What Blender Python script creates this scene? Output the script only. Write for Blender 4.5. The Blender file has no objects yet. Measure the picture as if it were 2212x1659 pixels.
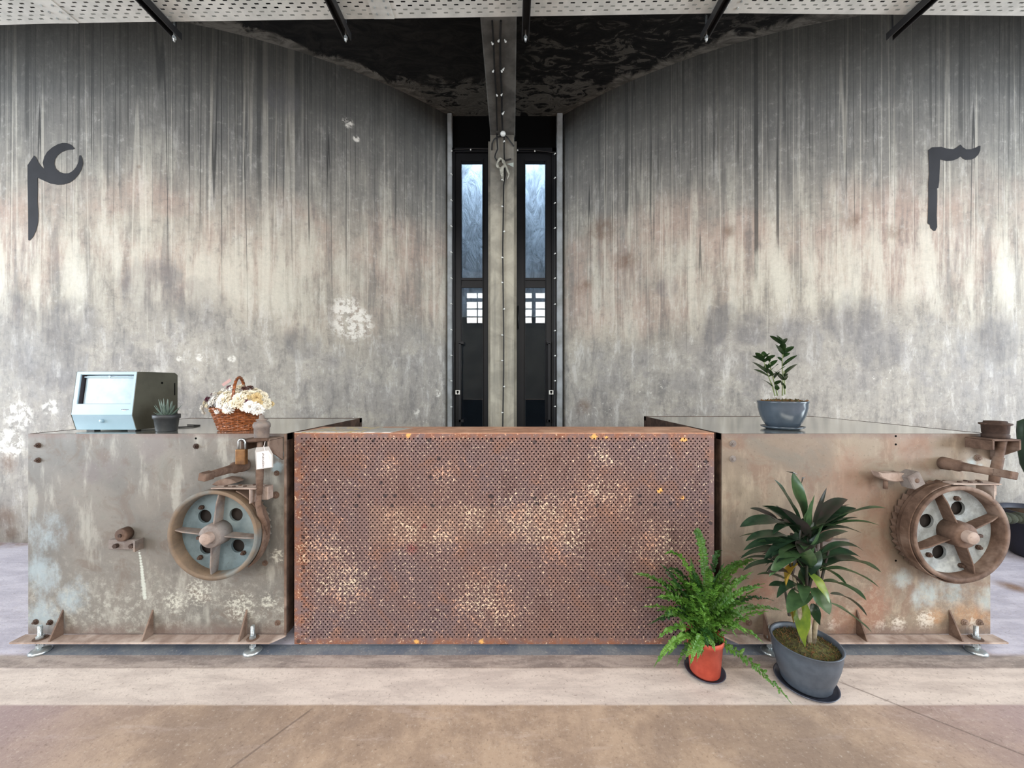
import bpy, bmesh, math, random
from mathutils import Vector, Matrix
PI = math.pi
sc = bpy.context.scene
COL = sc.collection
# ---------------------------------------------------------------- camera
CH = 1.28                      # eye height
F, CX, CY = 799.0, 1106.0, 835.0   # focal length in pixels, vanishing point
cam_d = bpy.data.cameras.new('camera')
cam = bpy.data.objects.new('camera', cam_d); COL.objects.link(cam)
cam_d.sensor_width = 36; cam_d.lens = 36*F/2212
cam_d.shift_y = (CY-829.5)/2212
cam_d.clip_start = 0.05
cam.location = (0, 0, CH); cam.rotation_euler = (PI/2, 0, 0)
sc.camera = cam
# ---------------------------------------------------------------- colour management
vs = sc.view_settings
sc.display_settings.display_device = 'sRGB'
vs.view_transform = 'Standard'; vs.look = 'None'; vs.gamma = 1; vs.use_curve_mapping = False
vs.exposure = 0.0
sc.cycles.use_denoising = True
sc.cycles.max_bounces = 7
sc.cycles.diffuse_bounces = 4
# ---------------------------------------------------------------- world (grey daylight outside)
w = bpy.data.worlds.new('world'); sc.world = w; w.use_nodes = True
w.node_tree.nodes['Background'].inputs[0].default_value = (0.62, 0.75, 1.0, 1)
w.node_tree.nodes['Background'].inputs[1].default_value = 0.6
# ---------------------------------------------------------------- daylight through the hall's windows
def area(name, loc, size, power, col, rot):
    l = bpy.data.lights.new(name, 'AREA'); l.shape = 'RECTANGLE'; l.size, l.size_y = size
    l.energy = power; l.color = col
    o = bpy.data.objects.new(name, l); COL.objects.link(o)
    o.location = loc; o.rotation_euler = rot
    return o
COOL = (0.80, 0.90, 1.0); WARM = (1.0, 0.965, 0.92)
BACKY = -7.6
# multi-pane windows in the wall behind the camera: (x, width, sill, head)
WINS = [(-4.9, 2.6, 1.7, 5.2), (-1.50, 0.95, 4.0, 5.35), (0.42, 0.92, 4.0, 5.35), (1.46, 0.92, 4.0, 5.35), (4.9, 2.6, 1.7, 5.2)]
for i, (x, wd, z0, z1) in enumerate(WINS):
    area('window_daylight', (x, BACKY+0.10, (z0+z1)/2), (wd, z1-z0), 50*wd*(z1-z0), WARM, (PI/2, 0, 0))
# unseen fill lamp behind the camera, added to brighten the floor
area('floor_fill_lamp', (0, -4.4, 6.15), (9.0, 3.4), 600, WARM, (0, 0, 0))
# wide side bays of the hall, open to the yard
area('left_bay_daylight', (-7.4, -0.9, 2.0), (4.6, 2.6), 640, COOL, (PI/2, 0, -PI/2))
area('right_bay_daylight', (7.4, -0.9, 2.0), (4.6, 2.6), 640, COOL, (PI/2, 0, PI/2))
# skylight in the narrow passage behind the two doors
area('passage_skylight', (-0.05, 5.30, 5.3), (1.3, 0.6), 170, (0.55, 0.72, 1.0), (0, 0, 0))

# ---------------------------------------------------------------- helpers
def at(x, y, Y):
    return Vector(((x-CX)/F*Y, Y, CH-(y-CY)/F*Y))
def lin(c):
    c = c/255.0
    return c/12.92 if c <= 0.04045 else ((c+0.055)/1.055)**2.4
def S(r, g, b): return (lin(r), lin(g), lin(b), 1.0)

class NT:
    def __init__(s, name):
        m = bpy.data.materials.new(name); m.use_nodes = True
        s.m = m; s.t = m.node_tree; s.n = s.t.nodes; s.l = s.t.links
        s.b = s.n['Principled BSDF']; s._c = None
    def link(s, a, i):
        if isinstance(a, bpy.types.NodeSocket): s.l.new(a, i)
        elif isinstance(a, (tuple, list)) and len(a) == 3 and i.type == 'RGBA': i.default_value = (*a, 1)
        elif isinstance(a, (tuple, list)) and i.type == 'VECTOR': i.default_value = a[:3]
        else: i.default_value = a
    def coord(s, kind='Object'):
        n = s.n.new('ShaderNodeTexCoord'); return n.outputs[kind]
    def pos(s):
        if s._c is None: s._c = s.n.new('ShaderNodeNewGeometry').outputs['Position']
        return s._c
    def sep(s, v):
        n = s.n.new('ShaderNodeSeparateXYZ'); s.link(v, n.inputs[0]); return n.outputs
    def comb(s, x, y, z=0.0):
        n = s.n.new('ShaderNodeCombineXYZ')
        for i, a in enumerate((x, y, z)): s.link(a, n.inputs[i])
        return n.outputs[0]
    def scale(s, v, k):
        n = s.n.new('ShaderNodeVectorMath'); n.operation = 'MULTIPLY'; s.link(v, n.inputs[0]); n.inputs[1].default_value = k; return n.outputs[0]
    def dist(s, a, b):
        n = s.n.new('ShaderNodeVectorMath'); n.operation = 'DISTANCE'; s.link(a, n.inputs[0]); s.link(b, n.inputs[1]); return n.outputs['Value']
    def noise(s, v, sc_=5.0, det=4.0, ro=0.55, dis=0.0):
        n = s.n.new('ShaderNodeTexNoise'); s.link(v, n.inputs['Vector']); n.inputs['Scale'].default_value = sc_
        n.inputs['Detail'].default_value = det; n.inputs['Roughness'].default_value = ro; n.inputs['Distortion'].default_value = dis
        return n.outputs['Fac']
    def voro(s, v, sc_=5.0, feat='F1'):
        n = s.n.new('ShaderNodeTexVoronoi'); n.feature = feat; s.link(v, n.inputs['Vector']); n.inputs['Scale'].default_value = sc_; return n.outputs['Distance']
    def math(s, op, a, b=0.0, clamp=False):
        n = s.n.new('ShaderNodeMath'); n.operation = op; n.use_clamp = clamp; s.link(a, n.inputs[0]); s.link(b, n.inputs[1]); return n.outputs[0]
    def mr(s, v, a, b, c=0.0, d=1.0, smooth=True):
        n = s.n.new('ShaderNodeMapRange'); n.interpolation_type = 'SMOOTHSTEP' if smooth else 'LINEAR'
        s.link(v, n.inputs['Value'])
        for k, x in zip(('From Min', 'From Max', 'To Min', 'To Max'), (a, b, c, d)): n.inputs[k].default_value = x
        return n.outputs['Result']
    def mul(s, *a):
        r = a[0]
        for b in a[1:]: r = s.math('MULTIPLY', r, b)
        return r
    def add(s, a, b): return s.math('ADD', a, b)
    def max(s, a, b): return s.math('MAXIMUM', a, b)
    def mix(s, f, a, b, mode='MIX'):
        n = s.n.new('ShaderNodeMix'); n.data_type = 'RGBA'; n.blend_type = mode; n.clamp_factor = True
        s.link(f, n.inputs[0]); s.link(a, n.inputs[6]); s.link(b, n.inputs[7]); return n.outputs[2]
    def grey(s, v): return s.comb(v, v, v)
    def spots(s, v, lst):
        """union of soft discs; lst of (point, radius)"""
        r = None
        for p, rad in lst:
            d = s.mr(s.dist(v, tuple(p)), rad*0.1, rad*1.15, 1.0, 0.0)
            r = d if r is None else s.max(r, d)
        return r
    def bump(s, h, st=0.3, dist=0.01):
        n = s.n.new('ShaderNodeBump'); n.inputs['Strength'].default_value = st; n.inputs['Distance'].default_value = dist
        s.link(h, n.inputs['Height']); s.l.new(n.outputs[0], s.b.inputs['Normal'])
    def out(s, col=None, rough=0.6, metal=0.0, spec=None):
        if col is not None: s.link(col, s.b.inputs['Base Color'])
        s.link(rough, s.b.inputs['Roughness']); s.link(metal, s.b.inputs['Metallic'])
        if spec is not None: s.link(spec, s.b.inputs['Specular IOR Level'])
        return s.m

def simple(name, c1, c2=None, sc_=12, rough=0.5, metal=0.0, bump=0.0, spec=None):
    t = NT(name); p = t.coord()
    if c2 is None: c2 = tuple(x*0.8 for x in c1[:3])+(1,)
    f = t.mr(t.noise(p, sc_, 5, 0.6), 0.32, 0.68)
    t.out(t.mix(f, c1, c2), rough, metal, spec)
    if bump: t.bump(t.noise(p, sc_*4, 4), bump, 0.004)
    return t.m

class MB:
    """collects shapes in one bmesh and links them as ONE object"""
    def __init__(s): s.bm = bmesh.new()
    def _take(s, src, M=None):
        me = bpy.data.meshes.new('t'); src.to_mesh(me); src.free()
        if M is not None: me.transform(M)
        s.bm.from_mesh(me); bpy.data.meshes.remove(me)
    def box(s, a, b, bev=0.0, M=None, seg=1):
        t = bmesh.new(); bmesh.ops.create_cube(t, size=1)
        for v in t.verts:
            v.co = Vector(((a[i]+b[i])/2 + v.co[i]*(b[i]-a[i]) for i in range(3)))
        if bev: bmesh.ops.bevel(t, geom=list(t.edges), offset=bev, segments=seg, affect='EDGES', profile=0.5)
        s._take(t, M); return s
    def prism(s, pts, d, bev=0.0):
        """pts: planar 3-D outline, d: extrusion vector"""
        t = bmesh.new(); vs_ = [t.verts.new(p) for p in pts]; f = t.faces.new(vs_)
        r = bmesh.ops.extrude_face_region(t, geom=[f]); nv = [e for e in r['geom'] if isinstance(e, bmesh.types.BMVert)]
        for v in nv: v.co += Vector(d)
        bmesh.ops.recalc_face_normals(t, faces=list(t.faces))
        if bev: bmesh.ops.bevel(t, geom=list(t.edges), offset=bev, segments=1, affect='EDGES')
        s._take(t); return s
    def cyl(s, p0, p1, r0, r1=None, n=24, cap=True):
        p0, p1 = Vector(p0), Vector(p1); r1 = r0 if r1 is None else r1
        return s.tube([p0, p1], [r0, r1], n, cap)
    def tube(s, pts, rad, n=10, cap=True, flat=1.0):
        pts = [Vector(p) for p in pts]
        if not isinstance(rad, (list, tuple)): rad = [rad]*len(pts)
        t = s.bm; rings = []
        d0 = (pts[1]-pts[0]).normalized()
        up = Vector((0, 0, 1)) if abs(d0.z) < 0.9 else Vector((0, 1, 0))
        x = d0.cross(up).normalized()
        for i, p in enumerate(pts):
            d = ((pts[min(i+1, len(pts)-1)]-pts[max(i-1, 0)])).normalized()
            x = (x-d*x.dot(d)).normalized(); y = d.cross(x)
            rings.append([t.verts.new(p+(x*math.cos(a)+y*math.sin(a)*flat)*rad[i]) for a in [2*PI*k/n for k in range(n)]])
        for i in range(len(pts)-1):
            for k in range(n):
                f = t.faces.new((rings[i][k], rings[i][(k+1) % n], rings[i+1][(k+1) % n], rings[i+1][k])); f.smooth = n > 8
        if cap:
            for r in (rings[0][::-1], rings[-1]):
                if len(r) > 2: t.faces.new(r)
        return s
    def lathe(s, prof, c=(0, 0, 0), ax='Z', n=40, closed=False, sx=1.0, sy=1.0):
        """prof: (radius, height) list; ax: axis"""
        t = s.bm; rings = []
        for r, h in prof:
            ring = []
            for k in range(n):
                a = 2*PI*k/n; u, v = r*math.cos(a)*sx, r*math.sin(a)*sy
                p = Vector((u, v, h)) if ax == 'Z' else (Vector((u, h, v)) if ax == 'Y' else Vector((h, u, v)))
                ring.append(t.verts.new(p+Vector(c)))
            rings.append(ring)
        seq = list(range(len(prof)-1))
        for i in seq:
            for k in range(n):
                f = t.faces.new((rings[i][k], rings[i][(k+1) % n], rings[i+1][(k+1) % n], rings[i+1][k])); f.smooth = True
        if closed:
            for k in range(n):
                f = t.faces.new((rings[-1][k], rings[-1][(k+1) % n], rings[0][(k+1) % n], rings[0][k]))
        else:
            for i in (0, -1):
                if prof[i][0] > 1e-4: t.faces.new(rings[i])
        return s
    def hexn(s, p0, p1, r, n=6): return s.cyl(p0, p1, r, n=n)
    def ball(s, c, r, n=12, sq=(1, 1, 1)):
        t = bmesh.new(); bmesh.ops.create_uvsphere(t, u_segments=n, v_segments=max(6, n//2+2), radius=r)
        for v in t.verts: v.co = Vector((v.co.x*sq[0]+c[0], v.co.y*sq[1]+c[1], v.co.z*sq[2]+c[2]))
        for f in t.faces: f.smooth = True
        s._take(t); return s
    def quad(s, *p):
        s.bm.faces.new([s.bm.verts.new(q) for q in p]); return s
    def build(s, name, mat, parent=None, smooth=None, recalc=True, merge=0):
        if merge: bmesh.ops.remove_doubles(s.bm, verts=list(s.bm.verts), dist=merge)
        if recalc: bmesh.ops.recalc_face_normals(s.bm, faces=list(s.bm.faces))
        off = Vector((0, 0, 0))
        q = parent
        while q is not None: off += q.location; q = q.parent
        me = bpy.data.meshes.new(name)
        if parent is None and getattr(s, 'origin', None) is not None: off = Vector(s.origin)
        bmesh.ops.translate(s.bm, verts=list(s.bm.verts), vec=-off)
        s.bm.to_mesh(me); s.bm.free()
        if mat is not None: me.materials.append(mat)
        if smooth is not None:
            for p in me.polygons: p.use_smooth = smooth
        o = bpy.data.objects.new(name, me); COL.objects.link(o)
        if parent is not None: o.parent = parent
        elif getattr(s, 'origin', None) is not None: o.location = s.origin
        return o

def tag(o, label, cat=None, group=None, kind=None):
    if label: o['label'] = label
    if cat: o['category'] = cat
    if group: o['group'] = group
    if kind: o['kind'] = kind
    return o
def thing(name, loc, label, cat, group=None):
    o = bpy.data.objects.new(name, None); COL.objects.link(o); o.location = loc; o.empty_display_size = 0.05
    return tag(o, label, cat, group)
def struct(o, label=None):
    o['kind'] = 'structure'
    if label: o['label'] = label
    return o
# ---------------------------------------------------------------- shell geometry numbers
SILO = {'left': (-3.90, 7.78), 'right': (3.75, 7.78)}; SR = 4.75
CEIL = 4.39; DOORY = 4.25
def on_wall(x, y, side):
    """point of the silo wall that lies on the line of sight through a pixel of the photograph"""
    cx, cy = SILO[side]; k = (x-CX)/F
    a = k*k+1; b = -2*(k*cx+cy); c = cx*cx+cy*cy-SR*SR
    Y = (-b-math.sqrt(max(0, b*b-4*a*c)))/(2*a)
    return at(x, y, Y)

# ---------------------------------------------------------------- wall concrete
def concrete_wall(name, side, whites, darks, pinks):
    t = NT(name); p = t.pos(); o = t.sep(p)
    cx, cy = SILO[side]
    # running length along the curved wall as the horizontal coordinate
    ang = t.math('ARCTAN2', t.math('SUBTRACT', o[0], cx), t.math('SUBTRACT', cy, o[1]))
    u = t.mul(ang, SR); z = o[2]
    uv = t.comb(u, z, 0.0)
    wob = t.noise(uv, 0.9, 3)
    big = t.noise(t.comb(u, t.mul(z, 0.8)), 0.85, 5, 0.62, 0.6)
    st1 = t.noise(t.comb(t.mul(u, 7.0), t.mul(z, 0.7)), 1.0, 6, 0.62, 0.3)
    st2 = t.noise(t.comb(t.mul(u, 24.0), t.mul(z, 1.8), 3.0), 1.0, 6, 0.66, 0.2)
    blot = t.noise(t.comb(u, t.mul(z, 0.75)), 4.6, 9, 0.72, 0.15)
    grain = t.noise(uv, 38, 5, 0.7)
    # height zones, their limits torn by noise
    zn = t.add(z, t.mul(t.math('SUBTRACT', wob, 0.5), 1.1))
    zs = t.add(zn, t.mul(t.math('SUBTRACT', st1, 0.5), 0.9))
    hi = t.mr(zs, 2.2, 3.2)
    fine = t.noise(t.comb(t.mul(u, 9.0), t.mul(z, 2.2)), 1.0, 8, 0.75, 0.2)
    base = t.mix(t.mr(big, 0.3, 0.7), S(172, 164, 149), S(144, 137, 126))
    base = t.mix(t.mul(t.mr(zn, 2.45, 3.5), 0.8), base, S(110, 110, 107))            # upper zone darker: water stains and shade painted in together
    pk = t.mul(t.mr(t.noise(t.comb(t.mul(u, 1.1), t.mul(z, 0.9), 7.0), 1.0, 5, 0.6), 0.40, 0.60), t.mr(zn, 1.75, 2.15), t.mr(zn, 3.2, 2.7))
    base = t.mix(t.mul(pk, 0.65), base, S(168, 142, 128))                              # rusty pink wash
    base = t.mix(t.mul(t.mr(st1, 0.5, 0.62), t.mr(zn, 1.7, 2.1), t.mr(zn, 3.6, 2.9), 0.4), base, S(206, 202, 186))  # pale lime runs
    base = t.mix(t.mul(t.mr(st1, 0.46, 0.36), t.mr(zn, 1.5, 2.5, 0.3, 1.0), 0.42), base, S(92, 92, 90))
    base = t.mix(t.mul(t.mr(st2, 0.50, 0.34), t.mr(zn, 1.3, 2.3, 0.35, 1.0), 0.26), base, S(78, 78, 76))
    base = t.mix(t.mul(t.mr(st2, 0.54, 0.70), 0.22), base, S(196, 192, 180))
    # patched plaster of the lower zone, still streaked
    low = t.mr(zn, 2.0, 1.6)
    pl = t.mix(t.mr(blot, 0.36, 0.64), S(142, 139, 134), S(178, 173, 163))
    pt_ = t.mul(t.mr(t.noise(t.comb(t.mul(u, 0.9), z, 21.0), 1.6, 8, 0.7, 0.1), 0.48, 0.54), t.mr(st1, 0.62, 0.42, 0.5, 1.0))
    pl = t.mix(t.mul(pt_, 0.55), pl, S(122, 121, 126))
    base = t.mix(t.mul(low, 0.6), base, pl)
    fa = t.mr(zn, 2.3, 1.7, 0.24, 0.46)
    base = t.mix(t.mul(t.mr(fine, 0.50, 0.36), fa), base, S(92, 90, 90))
    base = t.mix(t.mul(t.mr(fine, 0.52, 0.66), fa), base, S(216, 213, 206))
    mot = t.noise(uv, 16, 7, 0.75)
    base = t.mix(t.mr(mot, 0.48, 0.36, 0, 0.35), base, S(96, 94, 92))
    base = t.mix(t.mr(mot, 0.54, 0.68, 0, 0.3), base, S(206, 203, 194))
    # trowel scratches
    sw = t.noise(uv, 7.0, 3, 0.5, 3.2)
    scr = t.mul(t.mr(t.math('ABSOLUTE', t.math('SUBTRACT', sw, 0.5)), 0.0, 0.014, 1, 0), t.mr(blot, 0.45, 0.6), t.mr(zn, 2.6, 1.6))
    base = t.mix(t.mul(scr, 0.35), base, S(212, 210, 202))
    # dark narrow drips, each with its own length
    def runs(k, seed, z0, z1, wd, rk):
        n_ = t.noise(t.comb(t.mul(u, k), t.mul(z, 0.045), seed), 1.0, 1, 0.5)
        ln = t.noise(t.comb(t.mul(u, k*0.6), 0.0, seed+3), 1.0, 1, 0.5)
        return t.mul(t.mr(t.math('ABSOLUTE', t.math('SUBTRACT', n_, 0.5)), wd*0.3, wd, 1, 0), t.mr(t.add(z, t.mul(t.math('SUBTRACT', ln, 0.5), rk)), z0, z1), t.mr(fine, 0.30, 0.45, 0.5, 1))
    base = t.mix(t.mul(runs(5.0, 11.0, 2.1, 2.5, 0.0055, 4.0), 0.8), base, S(44, 44, 43))
    base = t.mix(t.mul(runs(14.0, 17.0, 2.8, 3.2, 0.014, 3.0), 0.65), base, S(58, 58, 56))
    base = t.mix(t.mul(runs(7.0, 31.0, 1.9, 2.3, 0.012, 4.0), 0.3), base, S(218, 212, 196))
    base = t.mix(t.mul(runs(20.0, 41.0, 3.2, 3.6, 0.022, 2.0), 0.55), base, S(52, 52, 50))
    # band under the ceiling: streaky stain plus painted-in shade
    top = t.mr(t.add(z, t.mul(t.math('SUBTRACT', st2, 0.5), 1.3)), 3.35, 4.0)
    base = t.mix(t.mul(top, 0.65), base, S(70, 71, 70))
    # light band put into the colour at mid height, stronger outwards
    side_ = t.mr(t.math('ABSOLUTE', o[0]), 0.9, 2.6, 0.25, 1.0)
    lit_band = t.mul(t.mr(zn, 1.75, 2.05), t.mr(zn, 2.75, 2.35), t.mr(t.add(st1, t.mul(t.math('SUBTRACT', fine, 0.5), 0.8)), 0.36, 0.62), side_)
    base = t.mix(t.mul(lit_band, 0.6), base, S(202, 197, 181))
    # white flaking
    fl = t.mr(t.noise(uv, 24, 5, 0.72), 0.60, 0.64)
    flm = t.mul(fl, t.mul(t.mr(t.noise(uv, 1.7, 2), 0.52, 0.66), t.mr(z, 1.75, 1.15)))
    if whites:
        wj = t.add(t.spots(p, whites), t.mul(t.math('SUBTRACT', blot, 0.5), 1.2))
        flm = t.max(flm, t.mul(t.mr(wj, 0.35, 0.85), t.mr(t.noise(uv, 15, 6, 0.7), 0.44, 0.55)))
    base = t.mix(t.mul(flm, 0.85), base, S(226, 222, 212))
    if darks:
        dj = t.mul(t.mr(t.add(t.spots(p, darks), t.mul(t.math('SUBTRACT', fine, 0.5), 1.4)), 0.25, 0.6), t.mr(blot, 0.3, 0.55))
        base = t.mix(t.mul(dj, t.mr(st1, 0.6, 0.4, 0.5, 1.0), 0.5), base, S(92, 91, 95))
    if pinks:
        base = t.mix(t.mul(t.spots(p, pinks), t.mr(blot, 0.35, 0.6), 0.7), base, S(104, 78, 60))
    base = t.mix(t.mul(t.math('SUBTRACT', grain, 0.35, True), 0.9), base, t.mix(0.5, base, S(90, 88, 84)))
    t.out(base, t.mr(blot, 0.3, 0.7, 0.55, 0.85), 0, 0.35)
    t.bump(t.add(t.mul(blot, 0.7), t.mul(grain, 0.4)), 0.35, 0.012)
    return t.m
W = lambda l, s: [(on_wall(x, y, s), r) for x, y, r in l]
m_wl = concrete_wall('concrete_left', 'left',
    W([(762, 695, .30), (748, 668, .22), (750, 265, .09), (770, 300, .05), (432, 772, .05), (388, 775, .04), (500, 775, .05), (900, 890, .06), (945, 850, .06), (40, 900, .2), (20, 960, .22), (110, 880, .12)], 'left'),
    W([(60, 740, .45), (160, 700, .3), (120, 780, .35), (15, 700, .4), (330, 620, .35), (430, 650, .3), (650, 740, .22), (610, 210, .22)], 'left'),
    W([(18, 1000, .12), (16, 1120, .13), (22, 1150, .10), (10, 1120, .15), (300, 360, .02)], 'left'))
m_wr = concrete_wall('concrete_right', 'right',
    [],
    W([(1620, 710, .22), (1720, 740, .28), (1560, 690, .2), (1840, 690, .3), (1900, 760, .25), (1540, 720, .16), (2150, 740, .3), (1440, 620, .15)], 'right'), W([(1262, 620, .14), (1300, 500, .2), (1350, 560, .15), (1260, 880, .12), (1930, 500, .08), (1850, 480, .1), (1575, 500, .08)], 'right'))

def silo_wall(name, side, mat, a0, a1):
    cx, cy = SILO[side]; b = MB(); n = 96; nz = 6; rows = []
    for j in range(nz+1):
        z = CEIL*j/nz
        rows.append([b.bm.verts.new((cx+SR*math.sin(a0+(a1-a0)*i/n), cy-SR*math.cos(a0+(a1-a0)*i/n), z)) for i in range(n+1)])
    for j in range(nz):
        for i in range(n):
            b.bm.faces.new((rows[j][i], rows[j][i+1], rows[j+1][i+1], rows[j+1][i])).smooth = True
    # thickness behind
    o = b.build(name, mat, recalc=False)
    sm = o.modifiers.new('thick', 'SOLIDIFY'); sm.thickness = 0.2; sm.offset = -1
    return struct(o)
ang_in = math.asin(3.16/SR)
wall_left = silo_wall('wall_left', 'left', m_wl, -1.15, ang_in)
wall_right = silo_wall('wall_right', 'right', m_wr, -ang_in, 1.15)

# painted numerals on the walls
def numeral(side, pts, label):
    t = bmesh.new(); vs_ = [t.verts.new((x, y, 0)) for x, y in pts]
    from mathutils.geometry import tessellate_polygon
    for tri in tessellate_polygon([[Vector((x, y, 0)) for x, y in pts]]): t.faces.new([vs_[k] for k in tri])
    xs = [q[0] for q in pts]; x = min(xs)+6
    while x < max(xs):
        bmesh.ops.bisect_plane(t, geom=list(t.verts)+list(t.edges)+list(t.faces), plane_co=(x, 0, 0), plane_no=(1, 0, 0)); x += 6
    cx, cy = SILO[side]
    for v in t.verts:
        q = on_wall(v.co.x, v.co.y, side); d = Vector((cx-q.x, cy-q.y, 0)).normalized()
        v.co = q - d*0.0025
    b = MB(); b._take(t)
    o = b.build('painted_numeral', simple('black_wall_paint', S(24, 24, 27), S(34, 34, 38), 5, 0.8), wall_left if side == 'left' else wall_right, recalc=False)
    o['label'] = label
    return o
def arc(cx, cy, rx, ry, a0, a1, n, rot=0):
    out = []
    for i in range(n+1):
        a = math.radians(a0+(a1-a0)*i/n); u, v = rx*math.cos(a), ry*math.sin(a); r = math.radians(rot)
        out.append((cx+u*math.cos(r)-v*math.sin(r), cy+u*math.sin(r)+v*math.cos(r)))
    return out
c6 = lambda l: [(x*0.19286, 280+y*0.19286) for x, y in l]
four = c6([(312, 400), (385, 292), (405, 310), (432, 366), (462, 408), (496, 440), (482, 372), (498, 310), (532, 250), (590, 200), (650, 166), (705, 150), (752, 152), (800, 172),
           (840, 212), (822, 224), (780, 226), (740, 234), (690, 256), (650, 288), (620, 334), (612, 388), (628, 436), (668, 474), (720, 492), (775, 490), (820, 462), (856, 420), (880, 366), (892, 290),
           (910, 290), (926, 330), (932, 380), (918, 440), (886, 500), (840, 556), (790, 592), (720, 616), (650, 620), (570, 606), (500, 576), (424, 540),
           (428, 660), (424, 800), (434, 940), (430, 1040), (408, 1130), (376, 1200), (336, 1244), (320, 1240), (318, 900), (312, 600)])
numeral('left', four, 'black painted Persian numeral four')
c7 = lambda l: [(1900+x*0.16876, 280+y*0.16876) for x, y in l]
three = c7([(620, 268), (668, 228), (790, 222), (850, 244), (945, 252), (990, 225), (1034, 192), (1062, 228), (1105, 254), (1170, 252), (1230, 232), (1268, 210), (1288, 208), (1284, 268), (1262, 320),
            (1222, 362), (1170, 386), (1100, 390), (1064, 372), (1034, 342), (1000, 372), (940, 396), (860, 404), (772, 384), (768, 470), (762, 600), (760, 660), (750, 750), (732, 754), (734, 900), (728, 1100),
            (734, 1250), (710, 1298), (690, 1298), (650, 1262), (640, 1220), (612, 1200), (622, 900), (620, 700), (632, 560), (626, 400)])
numeral('right', three, 'black painted Persian numeral three')

# ---------------------------------------------------------------- floor
t = NT('worn_concrete_floor'); p = t.pos(); o = t.sep(p)
n1 = t.noise(p, 1.1, 5, 0.6, 0.5); n2 = t.noise(p, 4.5, 10, 0.74, 0.15); n3 = t.noise(p, 70, 5, 0.75); n4 = t.noise(t.scale(p, (0.8, 3.2, 1)), 4.0, 10, 0.74, 0.3)
ye = t.add(o[1], t.mul(t.math('SUBTRACT', n2, 0.5), 0.012))
def band(a, b, s=0.006): return t.mul(t.mr(ye, a-s, a+s), t.mr(ye, b-s, b+s, 1, 0))
front = t.mix(t.mr(n2, 0.38, 0.62), S(182, 158, 136), S(154, 132, 114))
front = t.mix(t.mr(n4, 0.53, 0.66, 0, 0.75), front, S(188, 168, 154))
front = t.mix(t.mr(n1, 0.5, 0.38, 0, 0.5), front, S(138, 120, 108))
edge = t.mr(t.math('ABSOLUTE', o[0]), 1.1, 2.2)
front = t.mix(t.mul(edge, t.mr(n1, 0.35, 0.60, 0.35, 1.0), 0.8), front, S(158, 138, 141))
mid = t.mix(t.mr(n4, 0.42, 0.6), S(170, 156, 147), S(132, 120, 114))
pale = t.mix(t.mr(n4, 0.38, 0.66), S(214, 200, 189), S(188, 174, 165))
blue = t.mix(t.mr(n2, 0.4, 0.6), S(96, 104, 116), S(122, 126, 130))
back = t.mix(t.mr(n4, 0.38, 0.62), S(202, 198, 208), S(176, 172, 184))  # bluish side daylight put into the floor colour behind the machines
col = front
col = t.mix(band(1.487, 1.682), col, pale)
col = t.mix(band(1.682, 1.765), col, mid)
col = t.mix(t.mul(t.mr(ye, 1.76, 1.766), t.mr(t.math('ABSOLUTE', t.math('SUBTRACT', o[0], -0.05)), 2.25, 2.30, 1, 0)), col, blue)
col = t.mix(t.mr(ye, 1.83, 1.84), col, back)
outer = t.mul(t.mr(t.math('ABSOLUTE', o[0]), 2.25, 2.32), t.mr(ye, 1.75, 1.78))
col = t.mix(outer, col, back)
# saw-cut joints
def joint(a, b, wdt=0.006):
    ax, ay = a; bx, by = b; L = math.hypot(bx-ax, by-ay); nx, ny = -(by-ay)/L, (bx-ax)/L
    d = t.math('ABSOLUTE', t.add(t.add(t.mul(t.math('SUBTRACT', o[0], ax), nx), t.mul(t.math('SUBTRACT', o[1], ay), ny)), t.mul(t.math('SUBTRACT', n2, 0.5), 0.01)))
    s = t.add(t.mul(t.math('SUBTRACT', o[0], ax), (bx-ax)/L), t.mul(t.math('SUBTRACT', o[1], ay), (by-ay)/L))
    return t.mul(t.mr(d, wdt*0.4, wdt, 1, 0), t.mr(s, 0, 0.05), t.mr(s, L-0.05, L, 1, 0))
jt = t.max(joint((1.40, 1.62), (2.1, 1.0)), joint((-0.78, 1.49), (-1.3, 0.7)))
col = t.mix(t.mul(jt, 0.55), col, S(92, 78, 70))
# rust smears beside the machines
rs = t.spots(t.comb(o[0], o[1]), [((3.36, 2.30, 0), .14), ((3.55, 2.28, 0), .16), ((3.2, 2.36, 0), .10), ((-4.2, 2.95, 0), .16), ((-4.0, 3.05, 0), .14)])
col = t.mix(t.mul(rs, t.mr(n2, 0.3, 0.5), 0.9), col, S(128, 96, 70))
sw = t.noise(p, 6.0, 4, 0.55, 3.5)
col = t.mix(t.mul(t.mr(t.math('ABSOLUTE', t.math('SUBTRACT', sw, 0.5)), 0, 0.008, 1, 0), t.mr(n1, 0.45, 0.6), 0.3), col, S(206, 194, 182))
col = t.mix(t.mr(n3, 0.55, 0.68, 0, 0.55), col, S(106, 88, 76))
col = t.mix(t.mr(n3, 0.44, 0.32, 0, 0.5), col, S(206, 194, 180))
t.out(col, t.mr(n2, 0.3, 0.7, 0.42, 0.62), 0, 0.4); t.bump(t.add(n3, t.mul(n2, 1.5)), 0.2, 0.006)
m_floor = t.m
struct(MB().box((-7.6, BACKY-0.2, -0.15), (7.6, 8.2, 0)).build('floor', m_floor))

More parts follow.
